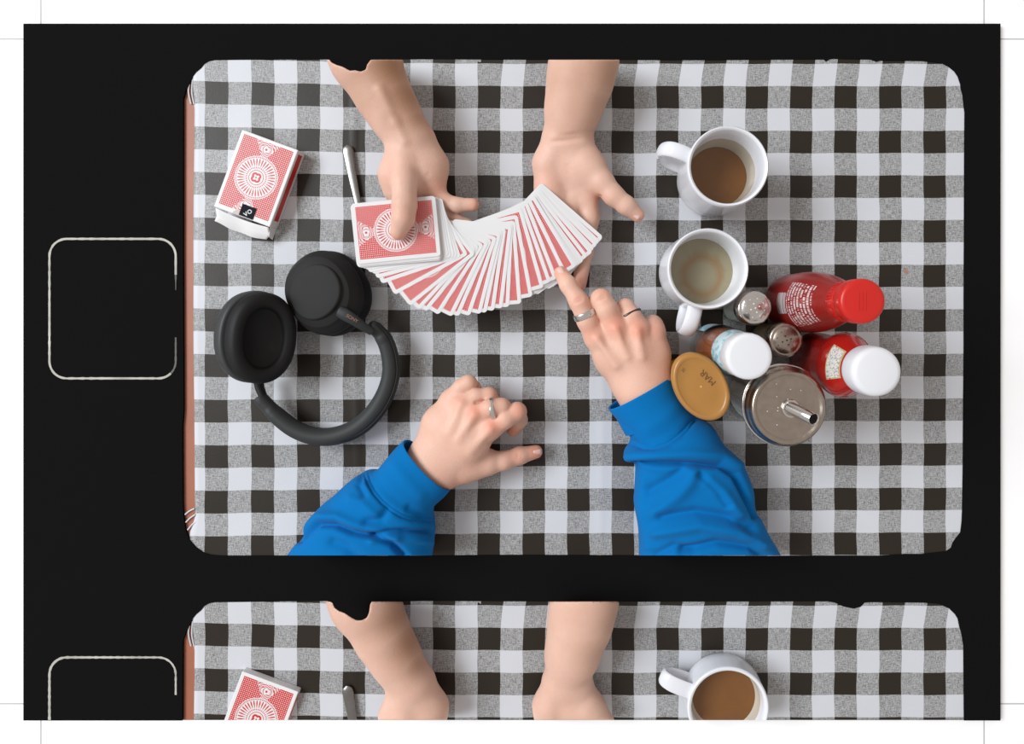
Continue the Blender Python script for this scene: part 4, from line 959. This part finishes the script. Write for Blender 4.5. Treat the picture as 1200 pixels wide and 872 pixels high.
# ------------------------------------------------------------------ headphones
def make_headphones():
    rt = empty('headphones', 'black over-ear headphones lying on the cloth, one ear pad facing up', 'headphones', P(350, 420))
    inv = Matrix.Translation(rt.location).inverted()
    def add(o, par=None):
        if par is None: o.parent = rt; o.matrix_parent_inverse = inv
        return o
    def cup(name, c, axis, up, layers, mat, par=None, n=72, e=.92, k=1.0, kv=1.0):
        ax_ = Vector(axis).normalized(); v = Vector(up); v = (v-ax_*v.dot(ax_)).normalized(); u = v.cross(ax_); rings = []
        for s, ru, rv in layers:
            ru *= k; rv *= kv
            rings.append([Vector(c)+ax_*s+u*(math.copysign(abs(math.cos(q))**e, math.cos(q))*ru)+v*(math.copysign(abs(math.sin(q))**e, math.sin(q))*rv) for q in [2*math.pi*j/n for j in range(n)]])
        return loft(name, rings, mat, par or rt, sharp=75)
    # cup A: pad up, tilted to the right
    axA = (1.0, -.05, 1); cA = P(309, 396.5, .058)-Vector(axA).normalized()*.025; upA = (.06, 1, 0)
    def prof(lst, a, b): return [(s, a+q, b+q) for s, q in lst]
    A1 = cup('ear_cup', cA, axA, upA, [(-.017, .022, .030), (-.0165, .031, .039), (-.014, .037, .045), (-.008, .0402, .0482), (.0, .0410, .0490), (.007, .0405, .0485), (.010, .0395, .0475), (.0105, .0375, .0455)], SHELL, k=.94, kv=1.0); add(A1)
    pts = spline([(.0095, .0375, .0455), (.0115, .0405, .0485), (.016, .0420, .0500), (.023, .0418, .0498), (.0285, .0390, .0470), (.0308, .0345, .0430), (.0308, .0300, .0385), (.0285, .0255, .0340), (.0230, .0230, .0315)], 34)
    A2 = cup('ear_pad', cA, axA, upA, [tuple(p) for p in pts], LEATHER, k=.82, kv=.95); add(A2)
    A3 = cup('ear_mesh', cA, axA, upA, [(.0220, .0245, .033), (.0228, .0238, .0325), (.0215, .012, .017), (.0213, .001, .0015)], MESHF, k=.82, kv=.95); add(A3)
    sl = box('vent_slot', .0012, .010, .0028, HOLE, None, (0, 0, 0), .0004); u_ = Vector((.93, 0, -.37)).normalized()
    sl.location = cA-u_*.0374+Vector((0, .010, 0))+Vector(axA).normalized()*.002; add(sl)
    # cup B: outer shell up, pad down
    cB = P(383.5, 343.5, .022); axB = (-.16, .04, 1); upB = (-.62, .80, 0)
    pts = spline([(-.019, .028, .035), (-.0205, .034, .040), (-.017, .043, .0475), (-.009, .0455, .0500), (-.001, .0440, .0485), (.002, .0415, .0460)], 24)
    B1 = cup('ear_pad', cB, axB, upB, [tuple(p) for p in pts], LEATHER, k=.95, kv=.95); add(B1)
    pts = spline([(.001, .0415, .0460), (.003, .0440, .0485), (.008, .0440, .0485), (.013, .0415, .0460), (.018, .0385, .0420), (.0215, .0365, .0395)], 20)
    B2 = cup('ear_cup', cB, axB, upB, [tuple(p) for p in pts], DARK, k=.95, kv=.95); add(B2)
    cB2 = P(370.5, 342.5, .043)
    B3 = cup('outer_plate', cB2, (-.22, .05, 1), upB, [(-.007, .0315, .0325), (.0015, .0312, .0322), (.0030, .0303, .0313), (.0034, .0290, .0300), (.0036, .015, .016), (.0037, .001, .001)], PLATE, e=.96, k=.97, kv=.89); add(B3)
    # head band: padded arc
    bp = spline([(433, 381), (443, 388), (452, 401), (457.5, 420), (458, 440), (451, 463), (437, 485), (417, 502), (392, 511), (368, 511), (346, 503), (327, 489), (312, 474), (303, 464)], 110)
    zz = np.interp(np.linspace(0, 1, 110), [0, .15, .5, .85, 1], [.035, .024, .016, .020, .024])
    rad = np.interp(np.linspace(0, 1, 110), [0, .012, .04, .10, .12, .5, .86, .885, .96, .99, 1], [.0055, .0070, .0076, .0078, .0086, .0104, .0088, .0078, .0076, .0068, .0050])
    band = tube('headband', [P(x, y, z) for (x, y), z in zip(bp, zz)], list(rad), GREYBAND, rt, 28, lambda i: (1, 1.25 if 10 < i < 98 else 1.05)); add(band)
    # stitched welt running along the band
    wl = []
    for i in range(4, 106):
        a = Vector(bp[max(i-1, 0)].tolist()+[0]); b = Vector(bp[min(i+1, 109)].tolist()+[0]); t = (b-a).normalized(); nr = Vector((t.y, -t.x, 0))
        w_ = rad[i]/K*.72; x, y = bp[i]; wl.append(P(x+nr.x*w_, y+nr.y*w_, zz[i]+rad[i]*.85))
    add(tube('welt', wl, .0009, DARK, rt, 8))
    for i0, i1 in ((15, 15), (95, 95)):
        pass
    # slider and yoke at the shell side, with the printed name
    sp = [P(397, 365, .050), P(404, 368.5, .051), P(415, 375, .050), P(426, 383, .045), P(436, 389, .040)]
    yk = add(tube('yoke', sp, [.0052, .0058, .0050, .0042, .0036], DARK2, rt, 18, lambda i: (1.15, .6)))
    tx = text('maker_mark', 'SONY', .0050, GOLD, rt, P(412.5, 373.2, .0560), (0, math.radians(4), -math.radians(31)))
    tx.matrix_parent_inverse = inv; tag(tx, 'tiny rose gold lettering')
    sp = [P(303, 447, .022), P(304.5, 455, .022), P(308, 464, .023), P(313, 472, .023)]
    add(tube('slider', sp, [.0050, .0046, .0042, .0040], DARK, rt, 16, lambda i: (1, 1.3)))
    return rt
headphones = make_headphones()

# ------------------------------------------------------------------ lower opening: box, spoon and mug again, cut by the strip's lower edge
def cut_copy(root, px, py, z, label, ycut=844, zs=1.0):
    # px, py: where the source's centre at height z shows; the copy is a lower-built one (zs) 635 px further down
    bpy.context.view_layer.update(); old = root.matrix_world.inverted()
    r = root.copy(); COL.objects.link(r); tag(r, label)
    a = P(px, py, z); b = P(px, py+635, z*zs); sx = (H-z*zs)/(H-z)
    off = root.location-a; r.location = (b.x+off.x*sx, b.y+off.y*sx, root.location.z); r.scale = (sx, sx, zs)
    bpy.context.view_layer.update(); rel = r.matrix_world @ old
    pc = Vector((0, 0, H)); e = P(600, ycut)-pc; nrm = e.cross(Vector((1, 0, 0))); nrm.normalize()
    if nrm.y > 0: nrm = -nrm
    def rec(src, newp):
        for ch in src.children:
            mw = rel @ ch.matrix_world
            dg = bpy.context.evaluated_depsgraph_get()
            me = bpy.data.meshes.new_from_object(ch.evaluated_get(dg)) if ch.modifiers else ch.data.copy()
            bm = bmesh.new(); bm.from_mesh(me); bm.transform(mw)
            bmesh.ops.bisect_plane(bm, geom=bm.verts[:]+bm.edges[:]+bm.faces[:], plane_co=pc, plane_no=nrm, clear_outer=True)
            if len(bm.faces) == 0: bm.free(); continue
            bed = [e_ for e_ in bm.edges if e_.is_boundary and all(abs((v.co-pc).dot(nrm)) < 1e-5 for v in e_.verts)]
            if bed and ch.name.split('.')[0] not in ('printed_panel', 'body'): bmesh.ops.holes_fill(bm, edges=bed)
            bm.transform(mw.inverted()); bm.to_mesh(me); bm.free()
            c = ch.copy(); c.modifiers.clear(); c.data = me; COL.objects.link(c); c.parent = newp; c.matrix_parent_inverse = ch.matrix_parent_inverse.copy()
            rec(ch, c)
    rec(root, r); return r
cut_copy(cbox, 300, 210, .019, 'cropped playing card box in the lower opening, cut at the bottom edge', zs=.45)
cut_copy(spoon, 413, 190, .004, 'cropped spoon handle in the lower opening, cut at the bottom edge')
m3 = cut_copy(mug1, 853.5, 194.8, .092, 'cropped white mug of brown coffee in the lower opening, cut at the bottom edge', zs=.42)
